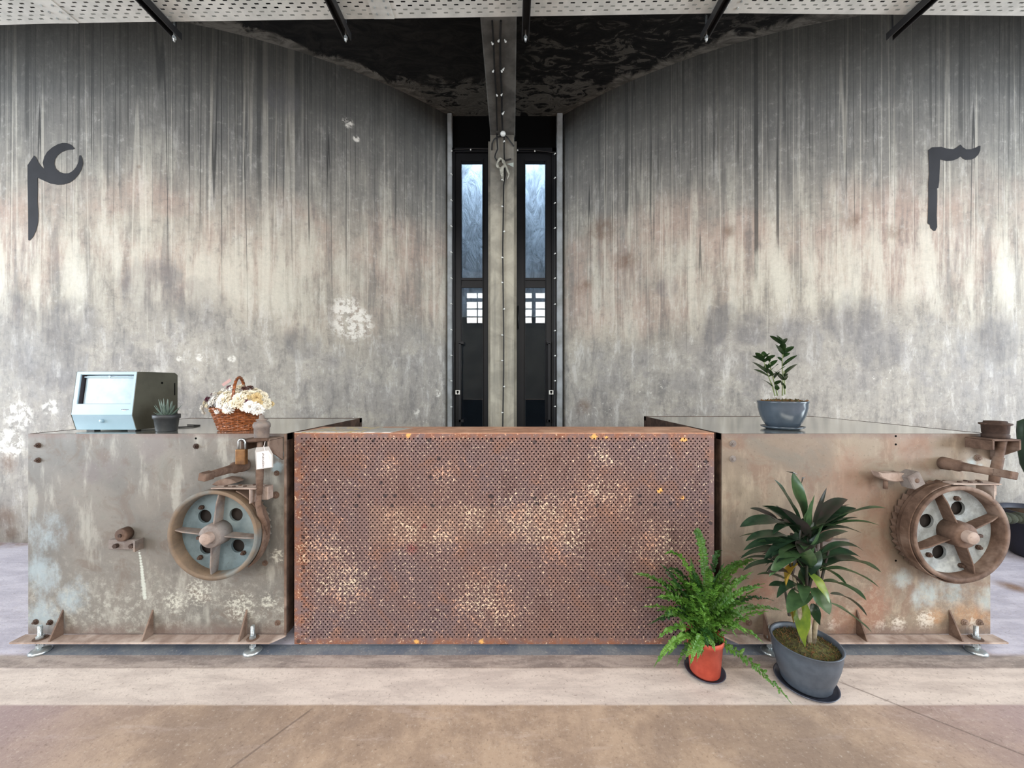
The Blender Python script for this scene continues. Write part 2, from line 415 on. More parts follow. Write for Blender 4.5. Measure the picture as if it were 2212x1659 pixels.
# ---------------------------------------------------------------- ceiling of the bay (sooty, peeling at the edges)
t = NT('sooty_ceiling'); p = t.pos(); o = t.sep(p)
xy = t.comb(o[0], o[1])
dl = t.math('SUBTRACT', t.dist(xy, (SILO['left'][0], SILO['left'][1], 0)), SR)
dr = t.math('SUBTRACT', t.dist(xy, (SILO['right'][0], SILO['right'][1], 0)), SR)
n = t.noise(p, 2.6, 6, 0.65, 0.8); n2 = t.noise(t.scale(p, (1, 2.4, 1)), 4.0, 7, 0.7, 1.4)
e = t.add(t.math('MINIMUM', dl, dr), t.mul(t.math('SUBTRACT', n, 0.5), -0.5))
pe = t.mr(e, 0.05, 0.12, 1, 0)
pb = t.mul(t.mr(t.add(o[1], t.mul(t.math('SUBTRACT', n, 0.5), 0.7)), 3.72, 3.80), t.mr(n2, 0.42, 0.52))
pr = t.mul(t.mr(o[0], 0.0, 0.3), t.mr(o[1], 3.0, 3.3), t.mr(n2, 0.53, 0.57))
pr2 = t.mul(t.mr(o[0], 0.0, 0.3), t.mr(n2, 0.60, 0.63))
pp = t.max(t.max(pe, pb), t.max(pr, pr2))
soot = t.mix(t.mr(n2, 0.35, 0.7), S(12, 12, 11), S(34, 32, 29))
pla = t.mix(t.mr(n2, 0.4, 0.6), S(104, 100, 92), S(70, 67, 61))
t.out(t.mix(pp, soot, pla), 0.9, 0, 0.2); t.bump(t.add(n2, pp), 0.5, 0.02)
m_ceil = t.m
struct(MB().box((-7.6, -0.6, CEIL), (7.6, 5.0, CEIL+0.25)).build('ceiling', m_ceil))
m_dim = simple('grey_hall_plaster', S(120, 118, 112), S(100, 98, 94), 2, 0.9)
struct(MB().box((-7.6, BACKY-0.2, 6.2), (7.6, -0.6, 6.4)).build('ceiling_hall', m_dim))
struct(MB().box((-7.6, -0.65, CEIL+0.25), (7.6, -0.6, 6.2)).build('wall_upper', m_dim))
# unseen slab added to shade the upper walls; the cable tray hangs from it
struct(MB().box((-7.6, -0.6, 3.62), (7.6, 2.0, 3.86)).build('ceiling_shade_slab', m_dim))

# ---------------------------------------------------------------- hall behind the camera
m_steel_win = simple('dark_window_steel', S(40, 42, 44), None, 10, 0.5)
b = MB(); edges = [-7.6]
for x, wd, z0, z1 in WINS: edges += [x-wd/2-0.04, x+wd/2+0.04]
edges.append(7.6)
for i in range(0, len(edges), 2): b.box((edges[i], BACKY-0.2, 0), (edges[i+1], BACKY, 6.2))
for x, wd, z0, z1 in WINS:
    b.box((x-wd/2-0.04, BACKY-0.2, 0), (x+wd/2+0.04, BACKY, z0)); b.box((x-wd/2-0.04, BACKY-0.2, z1), (x+wd/2+0.04, BACKY, 6.2))
struct(b.build('wall_back', m_dim))
for i, (x, wd, z0, z1) in enumerate(WINS):
    fr = MB(); y0, y1 = BACKY+0.11, BACKY+0.16
    for k in range(3): xx = x-wd/2+wd*k/2; fr.box((xx-0.022, y0, z0), (xx+0.022, y1, z1))
    for k in range(6): z = z0+(z1-z0)*(0, .22, .47, .72, .80, 1)[k]; fr.box((x-wd/2, y0, z-(0.10 if k == 4 else 0.022)), (x+wd/2, y1, z+0.022))
    struct(fr.build('window_%d' % (i+1), m_steel_win))
for sgn, nm in ((-1, 'left'), (1, 'right')):
    b = MB(); x0, x1 = sorted((sgn*7.6, sgn*7.8))
    b.box((x0, BACKY-0.2, 0), (x1, -3.3, 6.2)); b.box((x0, 1.5, 0), (x1, 8.2, 6.2)); b.box((x0, -3.3, 3.4), (x1, 1.5, 6.2)); b.box((x0, -3.3, 0), (x1, 1.5, 0.6))
    struct(b.build('wall_hall_'+nm, m_dim))

# ---------------------------------------------------------------- the column, the beam above it and the pale jambs
t = NT('column_concrete'); p = t.pos(); o = t.sep(p)
n = t.noise(p, 4, 7, 0.65, 0.6); n2 = t.noise(t.scale(p, (18, 18, 1.0)), 1.0, 4)
c = t.mix(t.mr(n, 0.35, 0.65), S(164, 158, 142), S(138, 133, 120))
c = t.mix(t.mr(n2, 0.5, 0.36, 0, 0.4), c, S(108, 104, 96))
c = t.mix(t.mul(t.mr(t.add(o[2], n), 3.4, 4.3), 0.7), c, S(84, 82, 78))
t.out(c, 0.85, 0, 0.3); t.bump(n, 0.3, 0.01); m_col = t.m
col1 = MB().box((-0.235, 4.0, 0), (0.022, 4.45, CEIL), 0.008)
col1.box((0.022, 4.12, 0), (0.052, 4.45, CEIL-0.38)).box((-0.265, 4.12, 0), (-0.235, 4.45, CEIL-0.38))
struct(col1.build('trim_1', m_col), 'concrete column between the two doors')
struct(MB().box((-0.235, 1.9, 4.0), (0.035, 4.05, CEIL+0.01), 0.01).build('trim_2', simple('grimy_beam_concrete', S(96, 94, 88), S(62, 60, 56), 5, 0.9)), 'concrete beam under the dark ceiling')
m_jamb = simple('pale_jamb_render', S(146, 150, 152), S(118, 120, 118), 6, 0.8)
struct(MB().box((-0.735, 4.20, 0), (-0.682, 4.45, CEIL), 0.006).box((-0.95, 4.33, 0), (-0.70, 4.45, CEIL+0.3)).build('trim_3', m_jamb), 'pale rendered strip beside the door')  # rear box is unseen, added to block light leaking from the passage
struct(MB().box((0.510, 4.20, 0), (0.575, 4.45, CEIL), 0.006).box((0.53, 4.33, 0), (0.80, 4.45, CEIL+0.3)).build('trim_4', m_jamb), 'pale rendered strip beside the door')  # rear box again an added, unseen block against passage light

# ---------------------------------------------------------------- doors
m_blk = simple('black_door_paint', S(10, 11, 14), S(16, 17, 21), 3, 0.45, spec=0.3)
m_void = simple('black_header_paint', S(3, 3, 3), S(5, 5, 5), 3, 0.9, spec=0.1)
t = NT('door_glass'); t.b.inputs['Transmission Weight'].default_value = 1.0
t.out(S(225, 235, 238), 0.01, 0); t.b.inputs['IOR'].default_value = 1.5; m_glass = t.m
m_chrome = simple('satin_lock_plate', S(206, 204, 196), None, 10, 0.3, 0.3)
def door(idx, xo, xi, g0, g1, sgn):
    """xo/xi: outer and inner pixel column, g0,g1: glass columns"""
    X = lambda x: (x-CX)/F*DOORY
    Z = lambda y: CH-(y-CY)/F*DOORY
    a, b_ = sorted((X(xo), X(xi))); G0, G1 = X(g0), X(g1)
    zt = Z(322); y0, y1 = DOORY, DOORY+0.06
    b = MB()
    b.box((a, y0, 0), (G0, y1, zt)).box((G1, y0, 0), (b_, y1, zt))
    b.box((G0, y0, Z(349)), (G1, y1, zt)).box((G0, y0, Z(618)), (G1, y1, Z(601))).box((G0, y0, 0), (G1, y1, 0.12))
    # raised outer casing and leaf beads
    s0 = a if sgn < 0 else b_-0.05
    b.box((s0, y0-0.03, 0), (s0+0.05, y0+0.001, zt), 0.004)
    b.box((a, y0-0.03, zt-0.05), (b_, y0+0.001, zt), 0.004)
    for q in (G0-0.012, G1): b.box((q, y0-0.012, 0.12), (q+0.012, y0+0.002, Z(345)), 0.003)
    b.box((G0, y0-0.012, Z(606)), (G1, y0+0.002, Z(601))).box((G0, y0-0.012, Z(349)), (G1, y0+0.002, Z(345))).box((G0, y0-0.012, Z(622)), (G1, y0+0.002, Z(618)))
    d = struct(b.build('door_%d' % idx, m_blk), 'black framed door, %s of the column' % ('left' if idx == 1 else 'right'))
    MB().box((a, y0+0.005, zt), (b_, y0+0.05, CEIL)).build('header_panel', m_void, d)
    MB().box((G0, y0+0.024, Z(601)), (G1, y0+0.030, Z(349))).build('glass_pane', m_glass, d)
    MB().box((G0, y0+0.024, 0.12), (G1, y0+0.030, Z(618))).build('glass_pane', m_glass, d)
    hx = X(995) if sgn < 0 else X(1185)
    h = MB().box((hx-0.014, y0-0.075, Z(912)), (hx+0.014, y0-0.055, Z(742)), 0.003)
    for yy in (742, 908): h.box((hx-0.02, y0-0.075, Z(yy+3)), (hx+0.045 if sgn < 0 else hx+0.02, y0-0.001, Z(yy-3)), 0.002)
    h.build('pull_handle', m_blk, d)
    lx = X(991) if sgn < 0 else X(1189)
    lk = MB().box((lx-0.026, y0-0.085, Z(852)), (lx+0.026, y0-0.076, Z(843)+0.003), 0.003).build('lock_plate', m_chrome, d)
    MB().cyl((lx, y0-0.0852, Z(846.5)), (lx, y0-0.087, Z(846.5)), 0.013, n=16).box((lx-0.004, y0-0.087, Z(851)), (lx+0.004, y0-0.0852, Z(847))).build('keyhole', m_void, lk)
    hb = X(1058) if sgn < 0 else X(1119)
    MB().box((hb-0.012, y0-0.04, Z(706)), (hb+0.012, y0+0.001, Z(668)), 0.004).cyl((hb, y0-0.035, Z(712)), (hb, y0-0.035, Z(662)), 0.009, n=12).build('hinge', m_blk, d)
    return d
door(1, 974, 1063, 997, 1042, -1)
door(2, 1113, 1201, 1135, 1178, 1)

# passage behind the doors
m_pass = None
t = NT('passage_concrete'); p = t.pos(); n = t.noise(t.scale(p, (3, 3, 1.2)), 2.0, 8, 0.7, 1.0)
t.out(t.mix(t.mr(n, 0.3, 0.7), S(190, 190, 188), S(120, 120, 118)), 0.8); t.bump(n, 0.8, 0.04); m_pass = t.m
struct(MB().box((-1.6, 5.75, 0), (1.5, 5.85, 5.6)).build('wall_passage', m_pass))
m_pd = simple('dark_passage_dado', S(30, 34, 32), S(22, 24, 24), 4, 0.8)
struct(MB().box((-1.2, 5.70, 0), (1.1, 5.75, 2.35)).build('baseboard_passage', m_pd))
struct(MB().box((-1.6, 4.35, 5.35), (1.5, 5.85, 5.55)).box((-1.6, 4.32, CEIL+0.24), (1.5, 4.45, 5.4)).build('ceiling_passage', m_pass))
# ================================================================ metals
t = NT('galvanised_sheet'); p = t.pos(); n = t.noise(p, 9, 5, 0.6)
t.out(t.mix(t.mr(n, 0.3, 0.7), S(220, 221, 214), S(196, 198, 192)), 0.5, 0.15, 0.4); m_galv = t.m
m_black = simple('black_bracket_steel', S(22, 22, 23), S(32, 30, 30), 8, 0.55)
m_zinc = simple('bright_zinc', S(205, 212, 212), S(160, 166, 168), 30, 0.28, 0.75)
def rust_mat(name, a, b_, c, sc_=14, rough=0.8, bmp=0.35):
    t = NT(name); p = t.pos(); n = t.noise(p, sc_, 7, 0.66, 0.4); n2 = t.noise(p, sc_*0.4, 4, 0.6); g = t.noise(p, 120, 3, 0.6)
    col = t.mix(t.mr(n, 0.35, 0.65), a, b_); col = t.mix(t.mul(t.mr(n2, 0.5, 0.66), 0.85), col, c)
    col = t.mix(t.mr(g, 0.6, 0.75, 0, 0.4), col, S(60, 40, 30))
    t.out(col, rough, 0.1, 0.35); t.bump(t.add(n, t.mul(g, 0.4)), bmp, 0.003); return t.m
m_rust = rust_mat('brown_rusted_iron', S(110, 88, 74), S(80, 61, 50), S(136, 116, 102))
m_rust_d = rust_mat('dark_rusted_iron', S(76, 58, 48), S(52, 38, 31), S(98, 76, 62))
m_rust_o = rust_mat('orange_rusted_iron', S(138, 100, 66), S(104, 72, 48), S(160, 128, 96))
m_greyrust = rust_mat('worn_grey_iron', S(132, 124, 118), S(106, 94, 88), S(146, 128, 114))
m_inner = simple('dark_inner_shade', S(38, 30, 24), S(26, 21, 18), 4, 0.85)  # dark colour standing in for the shade behind holes

# ================================================================ cable tray overhead
TZ = 3.30
def tray_edge(x):   # far edge of the tray, slightly out of line at its joints
    P = [(-3.6, 2.085), (-2.46, 2.055), (-0.70, 2.030), (1.17, 2.000), (3.6, 2.022)]
    for (a, ya), (b, yb) in zip(P, P[1:]):
        if x <= b: return ya+(yb-ya)*(x-a)/(b-a)
    return P[-1][1]
tray = thing('cable_tray', (0, 1.82, TZ), 'galvanised slotted steel cable tray running under the ceiling', 'cable tray')
def tray_panel(x0, x1):
    b = MB(); bm = b.bm; W_ = 0.42; px = 0.0615; ry = 0.0203; sl, sh = 0.026, 0.0085
    def V(x, d): return bm.verts.new((x, tray_edge(x)-d, TZ))
    n = int((x1-x0)/px); mx = (x1-x0-n*px)/2; rows = int((W_-0.04)/ry)
    b.quad(*[(x, tray_edge(x)-d, TZ) for x, d in ((x0, 0), (x1, 0), (x1, 0.016), (x0, 0.016))])
    b.quad(*[(x, tray_edge(x)-d, TZ) for x, d in ((x0, 0.016+rows*ry), (x1, 0.016+rows*ry), (x1, W_), (x0, W_))])
    for r in range(rows):
        d0 = 0.016+r*ry; d1 = d0+ry; off = px*0.5 if r % 2 else 0
        xa = x0
        for i in range(n):
            a = x0+mx*0+i*px+off; e = a+px
            if e > x1: break
            if i == 0 and a > x0: b.quad(*[(x, tray_edge(x)-d, TZ) for x, d in ((x0, d0), (a, d0), (a, d1), (x0, d1))])
            c, dc = (a+e)/2, (d0+d1)/2; h = sl/2; v = sh/2
            O = [(a, d0), (c, d0), (e, d0), (e, dc), (e, d1), (c, d1), (a, d1), (a, dc)]
            I = [(c-h*0.8, dc-v), (c, dc-v), (c+h*0.8, dc-v), (c+h, dc), (c+h*0.8, dc+v), (c, dc+v), (c-h*0.8, dc+v), (c-h, dc)]
            ov = [V(*q) for q in O]; iv = [V(*q) for q in I]
            for k in range(8): bm.faces.new((ov[k], ov[(k+1) % 8], iv[(k+1) % 8], iv[k]))
            xa = e
        if xa < x1-1e-4: b.quad(*[(x, tray_edge(x)-d, TZ) for x, d in ((xa, d0), (x1, d0), (x1, d1), (xa, d1))])
    for d in (0, W_): b.quad(*[(x, tray_edge(x)-d, z) for x, z in ((x0, TZ), (x1, TZ), (x1, TZ+0.06), (x0, TZ+0.06))])
    o = b.build('tray_panel', m_galv, tray, recalc=False)
    s = o.modifiers.new('gauge', 'SOLIDIFY'); s.thickness = 0.0016; s.offset = 0
for a, e in ((-3.6, -2.46), (-2.455, -0.70), (-0.695, 1.17), (1.175, 3.6)): tray_panel(a, e)
for xj in (-2.46, -0.70, 1.17):
    b = MB(); x0, x1 = xj-0.055, xj+0.055
    b.box((x0, tray_edge(xj)-0.42, TZ-0.005), (x1, tray_edge(xj)-0.002, TZ-0.0015))
    jp = b.build('joint_plate', m_galv, tray)
    for sx in (-0.03, 0.03):
        for d in (0.03, 0.065, 0.10): MB().cyl((xj+sx, tray_edge(xj)-d, TZ-0.005), (xj+sx, tray_edge(xj)-d, TZ-0.009), 0.006, n=8).build('rivet', m_zinc, jp)
for px in (385, 751, 1135, 1521, 1922):
    k = 2.13*799/ (2.13*799)
    X = (px-CX)/F*2.11
    b = MB(); b.box((X-0.021, 1.45, TZ-0.012), (X+0.021, 2.11, TZ-0.007)).box((X-0.021, 1.45, TZ-0.047), (X-0.016, 2.11, TZ-0.012))
    b.box((X+0.016, 1.45, TZ-0.047), (X+0.021, 2.11, TZ-0.012))
    s = b.build('support_strut', m_black, tray)
    if px != 1922: MB().cyl((X, 2.085, TZ-0.075), (X, 2.085, TZ+0.07), 0.005, n=10).hexn((X, 2.085, TZ-0.06), (X, 2.085, TZ-0.048), 0.010).build('hanger_bolt', m_zinc, s)
    for yy in (2.095, 1.55): MB().cyl((X, yy, TZ), (X, yy, 3.62), 0.004, n=8).build('hanger_rod', m_black, s)

# ================================================================ perforated front desk
DX0, DX1, DY, DB, DT0, DT1 = -1.068, 0.992, 1.815, 2.09, 0.016, 1.053
t = NT('perforated_rust_sheet'); p = t.pos(); o = t.sep(p); q = t.comb(o[0], o[2])
def pt(x, y, Y=DY):
    v = at(x, y, Y); return (v.x, v.z, 0)
n1 = t.noise(q, 2.2, 4, 0.6, 0.3); n2 = t.noise(q, 7, 6, 0.65, 0.5); n3 = t.noise(q, 75, 5, 0.8, 0.6); n4 = t.noise(q, 17, 5, 0.7)
c = t.mix(t.mr(n1, 0.35, 0.65), S(117, 90, 82), S(108, 88, 87))
c = t.mix(t.mul(t.mr(n2, 0.5, 0.72), 0.5), c, S(134, 92, 66))
c = t.mix(t.mul(t.mr(n2, 0.45, 0.3), 0.5), c, S(88, 62, 57))
edge = t.max(t.mr(o[2], 1.0, 1.05), t.max(t.mr(o[2], 0.06, 0.02), t.mr(o[0], DX0+0.12, DX0+0.02)))
c = t.mix(t.mul(edge, t.mr(n4, 0.40, 0.60), 0.7), c, S(136, 82, 50))
wh = t.spots(q, [(pt(1180, 1130), .22), (pt(1120, 1120), .16), (pt(1215, 1160), .18), (pt(1050, 1290), .20), (pt(1090, 1320), .15), (pt(1020, 1300), .12), (pt(850, 1120), .08), (pt(880, 1150), .14), (pt(960, 1160), .12), (pt(1010, 1120), .12), (pt(840, 1010), .07), (pt(960, 1025), .08), (pt(700, 1190), .16), (pt(740, 1260), .18), (pt(1330, 1080), .14), (pt(1420, 1180), .16), (pt(1300, 990), .1), (pt(1240, 1100), .16), (pt(1280, 1060), .12)])
dens = t.add(t.mul(wh, 0.075), t.add(t.mul(t.math('SUBTRACT', n1, 0.5), 0.10), t.mul(t.math('SUBTRACT', n4, 0.5), 0.22)))
spk = t.mr(t.add(n3, dens), 0.592, 0.632)
c = t.mix(t.mul(spk, 0.9), c, t.mix(t.mr(n2, 0.4, 0.6), S(222, 200, 172), S(204, 158, 132)))
rx = t.mul(t.mr(o[0], pt(795, 0)[0]-0.01, pt(795, 0)[0]+0.02), t.mr(o[0], pt(1235, 0)[0]-0.05, pt(1235, 0)[0]+0.05, 1, 0), t.mr(o[2], pt(0, 1176)[1], pt(0, 1172)[1]), t.mr(o[2], pt(0, 1092)[1], pt(0, 1096)[1]))
c = t.mix(t.mul(rx, 0.20), c, S(160, 128, 104))
og = t.spots(q, [(pt(1425, 1060), .022), (pt(882, 940), .02), (pt(1283, 943), .026), (pt(1475, 1075), .014), (pt(1475, 950), .02), (pt(1310, 945), .012), (pt(900, 1386), .02), (pt(1040, 1386), .02), (pt(1480, 950), .015)])
c = t.mix(t.mr(t.add(og, t.mul(t.math('SUBTRACT', n3, 0.5), 2.6)), 0.4, 0.8), c, S(214, 160, 90))
bk = [(768, 952), (806, 952), (927, 951), (1062, 950), (1155, 955), (948, 991), (929, 1030), (951, 1033), (823, 1043), (700, 1072), (776, 1071), (832, 1071), (853, 1071), (935, 1092), (847, 1092), (770, 1092),
      (1058, 1072), (1063, 1073), (1063, 1092), (1155, 1076), (1160, 1088), (1240, 1070), (1290, 1092), (1382, 1071), (1382, 1088), (1415, 1090), (1448, 1088), (1525, 997), (1535, 1130), (1370, 950), (1230, 952), (855, 1371), (915, 1371), (1190, 1371), (1290, 1371), (655, 1225), (655, 1160), (645, 1385)]
bs = t.spots(q, [(pt(x, y), .017) for x, y in bk])
c = t.mix(t.mul(t.mr(t.add(bs, t.mul(t.math('SUBTRACT', n4, 0.5), 0.9)), 0.35, 0.8), 0.72), c, S(44, 40, 44))
c = t.mix(t.mul(t.spots(q, [(pt(890, 1185), .035), (pt(916, 1137), .02)]), 0.5), c, S(120, 40, 44))
t.out(c, t.mr(n2, 0.3, 0.7, 0.5, 0.75), 0.1, 0.4); t.bump(t.add(n3, n4), 0.2, 0.002); m_perf = t.m

desk = thing('reception_desk', ((DX0+DX1)/2, (DY+DB)/2, DT0), 'rust-brown perforated steel reception desk between the two grey steel machines', 'desk')
b = MB(); bm = b.bm
gx, gz, hr = 0.0211, 0.01248, 0.0042
x0p, x1p = DX0+0.026, DX1-0.010; z0p, z1p = 0.040, 1.030
ncol = int((x1p-x0p)/gx); nrow = int((z1p-z0p)/gz); X0 = x0p; Xe = x0p+ncol*gx+gx/2; Ze = z1p-nrow*gz
verts = []; faces = []
def addq(*pts):
    i = len(verts); verts.extend(pts); faces.append((i, i+1, i+2, i+3))
for r in range(nrow):
    za = z1p-(r+1)*gz; zb = za+gz; off = gx/2 if r % 2 else 0
    if off: addq((X0, DY, za), (X0+off, DY, za), (X0+off, DY, zb), (X0, DY, zb))
    else: addq((Xe-gx/2, DY, za), (Xe, DY, za), (Xe, DY, zb), (Xe-gx/2, DY, zb))
    for i in range(ncol):
        a = X0+off+i*gx; e = a+gx; cx_, cz_ = (a+e)/2, (za+zb)/2
        O = [(e, cz_), (e, zb), (cx_, zb), (a, zb), (a, cz_), (a, za), (cx_, za), (e, za)]
        base = len(verts)
        for (xx, zz) in O: verts.append((xx, DY, zz))
        for k in range(8):
            an = PI/4*k; verts.append((cx_+hr*math.cos(an), DY, cz_+hr*math.sin(an)))
        for k in range(8):
            an = PI/4*k; verts.append((cx_+hr*math.cos(an), DY+0.003, cz_+hr*math.sin(an)))
        for k in range(8):
            k2 = (k+1) % 8
            faces.append((base+k, base+8+k, base+8+k2, base+k2)); faces.append((base+8+k, base+16+k, base+16+k2, base+8+k2))
for xa, xb, za, zb in ((DX0, DX1, z1p, DT1), (DX0, DX1, DT0, Ze), (DX0, X0, Ze, z1p), (Xe, DX1, Ze, z1p)):
    addq((xa, DY, za), (xb, DY, za), (xb, DY, zb), (xa, DY, zb))
off = desk.location
me = bpy.data.meshes.new('front_sheet'); me.from_pydata([(v[0]-off.x, v[1]-off.y, v[2]-off.z) for v in verts], [], faces); me.materials.append(m_perf)
fo = bpy.data.objects.new('front_sheet', me); COL.objects.link(fo); fo.parent = desk
fo['label'] = 'front sheet punched with rows of small round holes'
m_top = rust_mat('copper_brown_top', S(196, 146, 116), S(170, 122, 96), S(212, 168, 138), 20, 0.45)
MB().box((DX0, DY-0.001, DT1-0.004), (DX1, DB, DT1), 0.001).build('top_sheet', m_top, desk)
MB().box((DX0, DY+0.0005, DT0), (DX0+0.004, DB, DT1-0.004)).build('side_sheet', m_perf, desk)
MB().box((DX1-0.004, DY+0.0005, DT0), (DX1, DB, DT1-0.004)).build('side_sheet', m_perf, desk)
MB().box((DX0+0.004, DB-0.006, DT0), (DX1-0.004, DB-0.002, DT1-0.004)).box((DX0+0.004, DY+0.006, DT0), (DX1-0.004, DB, DT0+0.004)).build('inner_back', m_inner, desk)  # dark colour stands for inside shade, so the punched holes read black
for x in (DX0+0.03, -0.04, DX1-0.03):
    for y in (DY+0.02, DB-0.06): MB().box((x-0.02, y, 0), (x+0.02, y+0.04, DT0+0.002)).build('foot_pad', m_black, desk)

# brochures lying on the desk
def sheet(name, pts, z, mat, label):
    b = MB(); b.prism([(x, y, z) for x, y in pts], (0, 0, 0.0012)); c = [sum(q[i] for q in pts)/4 for i in (0, 1)]
    b.origin = (c[0], c[1], z)
    return tag(b.build(name, mat), label, 'leaflet', 'leaflets on the desk')
t = NT('printed_leaflet'); p = t.pos(); n = t.noise(p, 30, 3, 0.5)
t.out(t.mix(t.mr(n, 0.52, 0.6), t.mix(t.mr(t.sep(p)[1], 1.83, 1.85), S(236, 234, 228), S(158, 150, 142)), S(200, 180, 120)), 0.35); m_leaf1 = t.m
t = NT('pale_leaflet'); p = t.pos(); n = t.noise(p, 18, 3, 0.5)
t.out(t.mix(t.mr(n, 0.5, 0.6), t.mix(t.mr(t.sep(p)[1], 1.83, 1.85), S(240, 238, 234), S(170, 168, 160)), S(150, 146, 138)), 0.35); m_leaf2 = t.m
sheet('leaflet', [(-0.79, 1.818), (-0.60, 1.818), (-0.545, 2.03), (-0.80, 2.03)], DT1+0.0002, m_leaf2, 'pale printed leaflet lying flat on the desk, its right corner uncovered')
sheet('leaflet', [(-1.066, 1.812), (-0.745, 1.812), (-0.71, 2.06), (-0.98, 2.06)], DT1+0.0016, m_leaf1, 'white-edged printed leaflet at the left end of the desk top')

# ================================================================ the two steel machines
PY, PT, PB = 1.813, 1.0485, 0.066
def plate_mat(name, a, b_, rust, pale, patches, warm):
    t = NT(name); p = t.pos(); o = t.sep(p); q = t.comb(o[0], o[2])
    n1 = t.noise(q, 2.4, 5, 0.6, 0.5); n2 = t.noise(q, 6.5, 7, 0.68, 0.9); n3 = t.noise(q, 60, 4, 0.72); n5 = t.noise(t.comb(t.mul(o[0], 7.0), t.mul(o[2], 4.5)), 1.0, 9, 0.76); n4 = t.noise(t.comb(t.mul(o[0], 9), t.mul(o[2], 2.2)), 1.0, 6, 0.66)
    c = t.mix(t.mr(n1, 0.33, 0.67), a, b_)
    c = t.mix(t.mul(t.mr(n2, 0.5, 0.64), 0.5), c, rust)
    c = t.mix(t.mul(t.mr(n4, 0.52, 0.66), 0.4), c, pale)
    c = t.mix(t.mul(t.mr(n1, 0.56, 0.7), 0.45), c, S(104, 108, 100))
    for lst, colr, lo, hi, k, nz in patches:
        m = t.mr(t.add(t.spots(q, [(pt(x, y, PY), r) for x, y, r in lst]), t.mul(t.math('SUBTRACT', n5 if nz == 2 else n3, 0.5), 2.6 if nz == 2 else 1.5)), lo, hi)
        c = t.mix(t.mul(m, k), c, colr)
    low = t.mr(t.add(o[2], t.mul(t.math('SUBTRACT', n2, 0.5), 0.7)), 0.50, 0.15)
    fl = t.mr(t.noise(q, 30, 9, 0.82), 0.46, 0.64)
    c = t.mix(t.mul(low, fl, t.mr(n1, 0.35, 0.6, 0.3, 1.0), 0.75), c, pale)
    ed = t.max(t.mr(o[2], 1.015, 1.045), t.mr(o[2], 0.14, 0.075))
    c = t.mix(t.mul(ed, t.mr(n2, 0.3, 0.5), 0.6), c, S(112, 92, 84))
    c = t.mix(t.mr(n3, 0.58, 0.72, 0, 0.45), c, S(76, 66, 58)); c = t.mix(t.mr(n3, 0.40, 0.28, 0, 0.18), c, S(186, 182, 170))
    t.out(c, t.mr(n2, 0.3, 0.7, 0.38, 0.62), 0.25, 0.45); t.bump(t.add(n3, n2), 0.12, 0.003); return t.m
m_pl = plate_mat('weathered_grey_plate', S(104, 101, 95), S(124, 118, 109), S(104, 90, 79), S(182, 180, 168), [
    ([(85, 1250, .22), (100, 1150, .18), (90, 1330, .2), (150, 1290, .15)], S(172, 190, 196), 0.45, 1.2, 0.5, 2),
    ([(520, 1310, .2), (430, 1280, .18), (380, 1300, .16), (580, 1300, .12), (600, 1200, .1)], S(214, 212, 196), 0.85, 1.2, 0.7, 3),
    ([(460, 1010, .2), (580, 1000, .09), (600, 1090, .12), (560, 1220, .12)], S(86, 84, 76), 0.6, 1.3, 0.55, 2),
    ([(600, 1010, .05), (605, 980, .04)], S(150, 172, 178), 0.4, 0.9, 0.6, 2),
    ([(300.0, 1188, 0.008), (301.3, 1194, 0.009), (302.3, 1200, 0.009), (303.1, 1206, 0.010), (303.9, 1212, 0.011), (304.7, 1218, 0.012), (305.4, 1224, 0.013), (306.1, 1230, 0.013), (306.8, 1236, 0.014), (307.5, 1242, 0.015), (308.2, 1248, 0.015), (308.8, 1254, 0.016), (309.5, 1260, 0.017), (310.1, 1266, 0.017), (310.7, 1272, 0.017), (311.3, 1278, 0.017), (311.9, 1284, 0.017), (312.5, 1290, 0.017)], S(206, 212, 200), 0.2, 0.9, 0.7, 3),
    ([(240, 1000, .16), (200, 1020, .12), (330, 960, .15)], S(110, 100, 98), 0.5, 1.2, 0.5, 2)], 0)
m_pr = plate_mat('weathered_tan_plate', S(136, 122, 104), S(122, 108, 94), S(118, 90, 74), S(176, 160, 138), [
    ([(1840, 1040, .25), (1920, 1100, .22), (1880, 1200, .2), (1960, 960, .2)], S(138, 108, 90), 0.4, 1.2, 0.6, 2),
    ([(2060, 1270, .18), (2000, 1290, .15), (2130, 1290, .15), (1950, 1250, .1), (2100, 1000, .05), (2118, 1012, .05)], S(176, 192, 192), 0.5, 1.3, 0.6, 2),
    ([(2090, 1330, .16), (2020, 1330, .1), (2130, 1340, .1)], S(186, 134, 84), 0.5, 1.3, 0.6, 2),
    ([(2000, 1340, .12), (1940, 1350, .1), (1900, 1350, .08), (2100, 1350, .08), (1800, 1350, .08)], S(226, 218, 204), 0.75, 1.15, 0.75, 3),
    ([(1880, 1320, .2), (1750, 1310, .2), (1640, 1280, .15), (1830, 1350, .2)], S(146, 104, 84), 0.4, 1.1, 0.65, 2)], 1)
t = NT('smooth_grey_top'); p = t.pos(); n = t.noise(p, 3, 5, 0.6)
t.out(t.mix(t.mr(n, 0.3, 0.7), S(236, 235, 226), S(226, 225, 217)), 0.13, 0.9, 0.5); m_topg = t.m

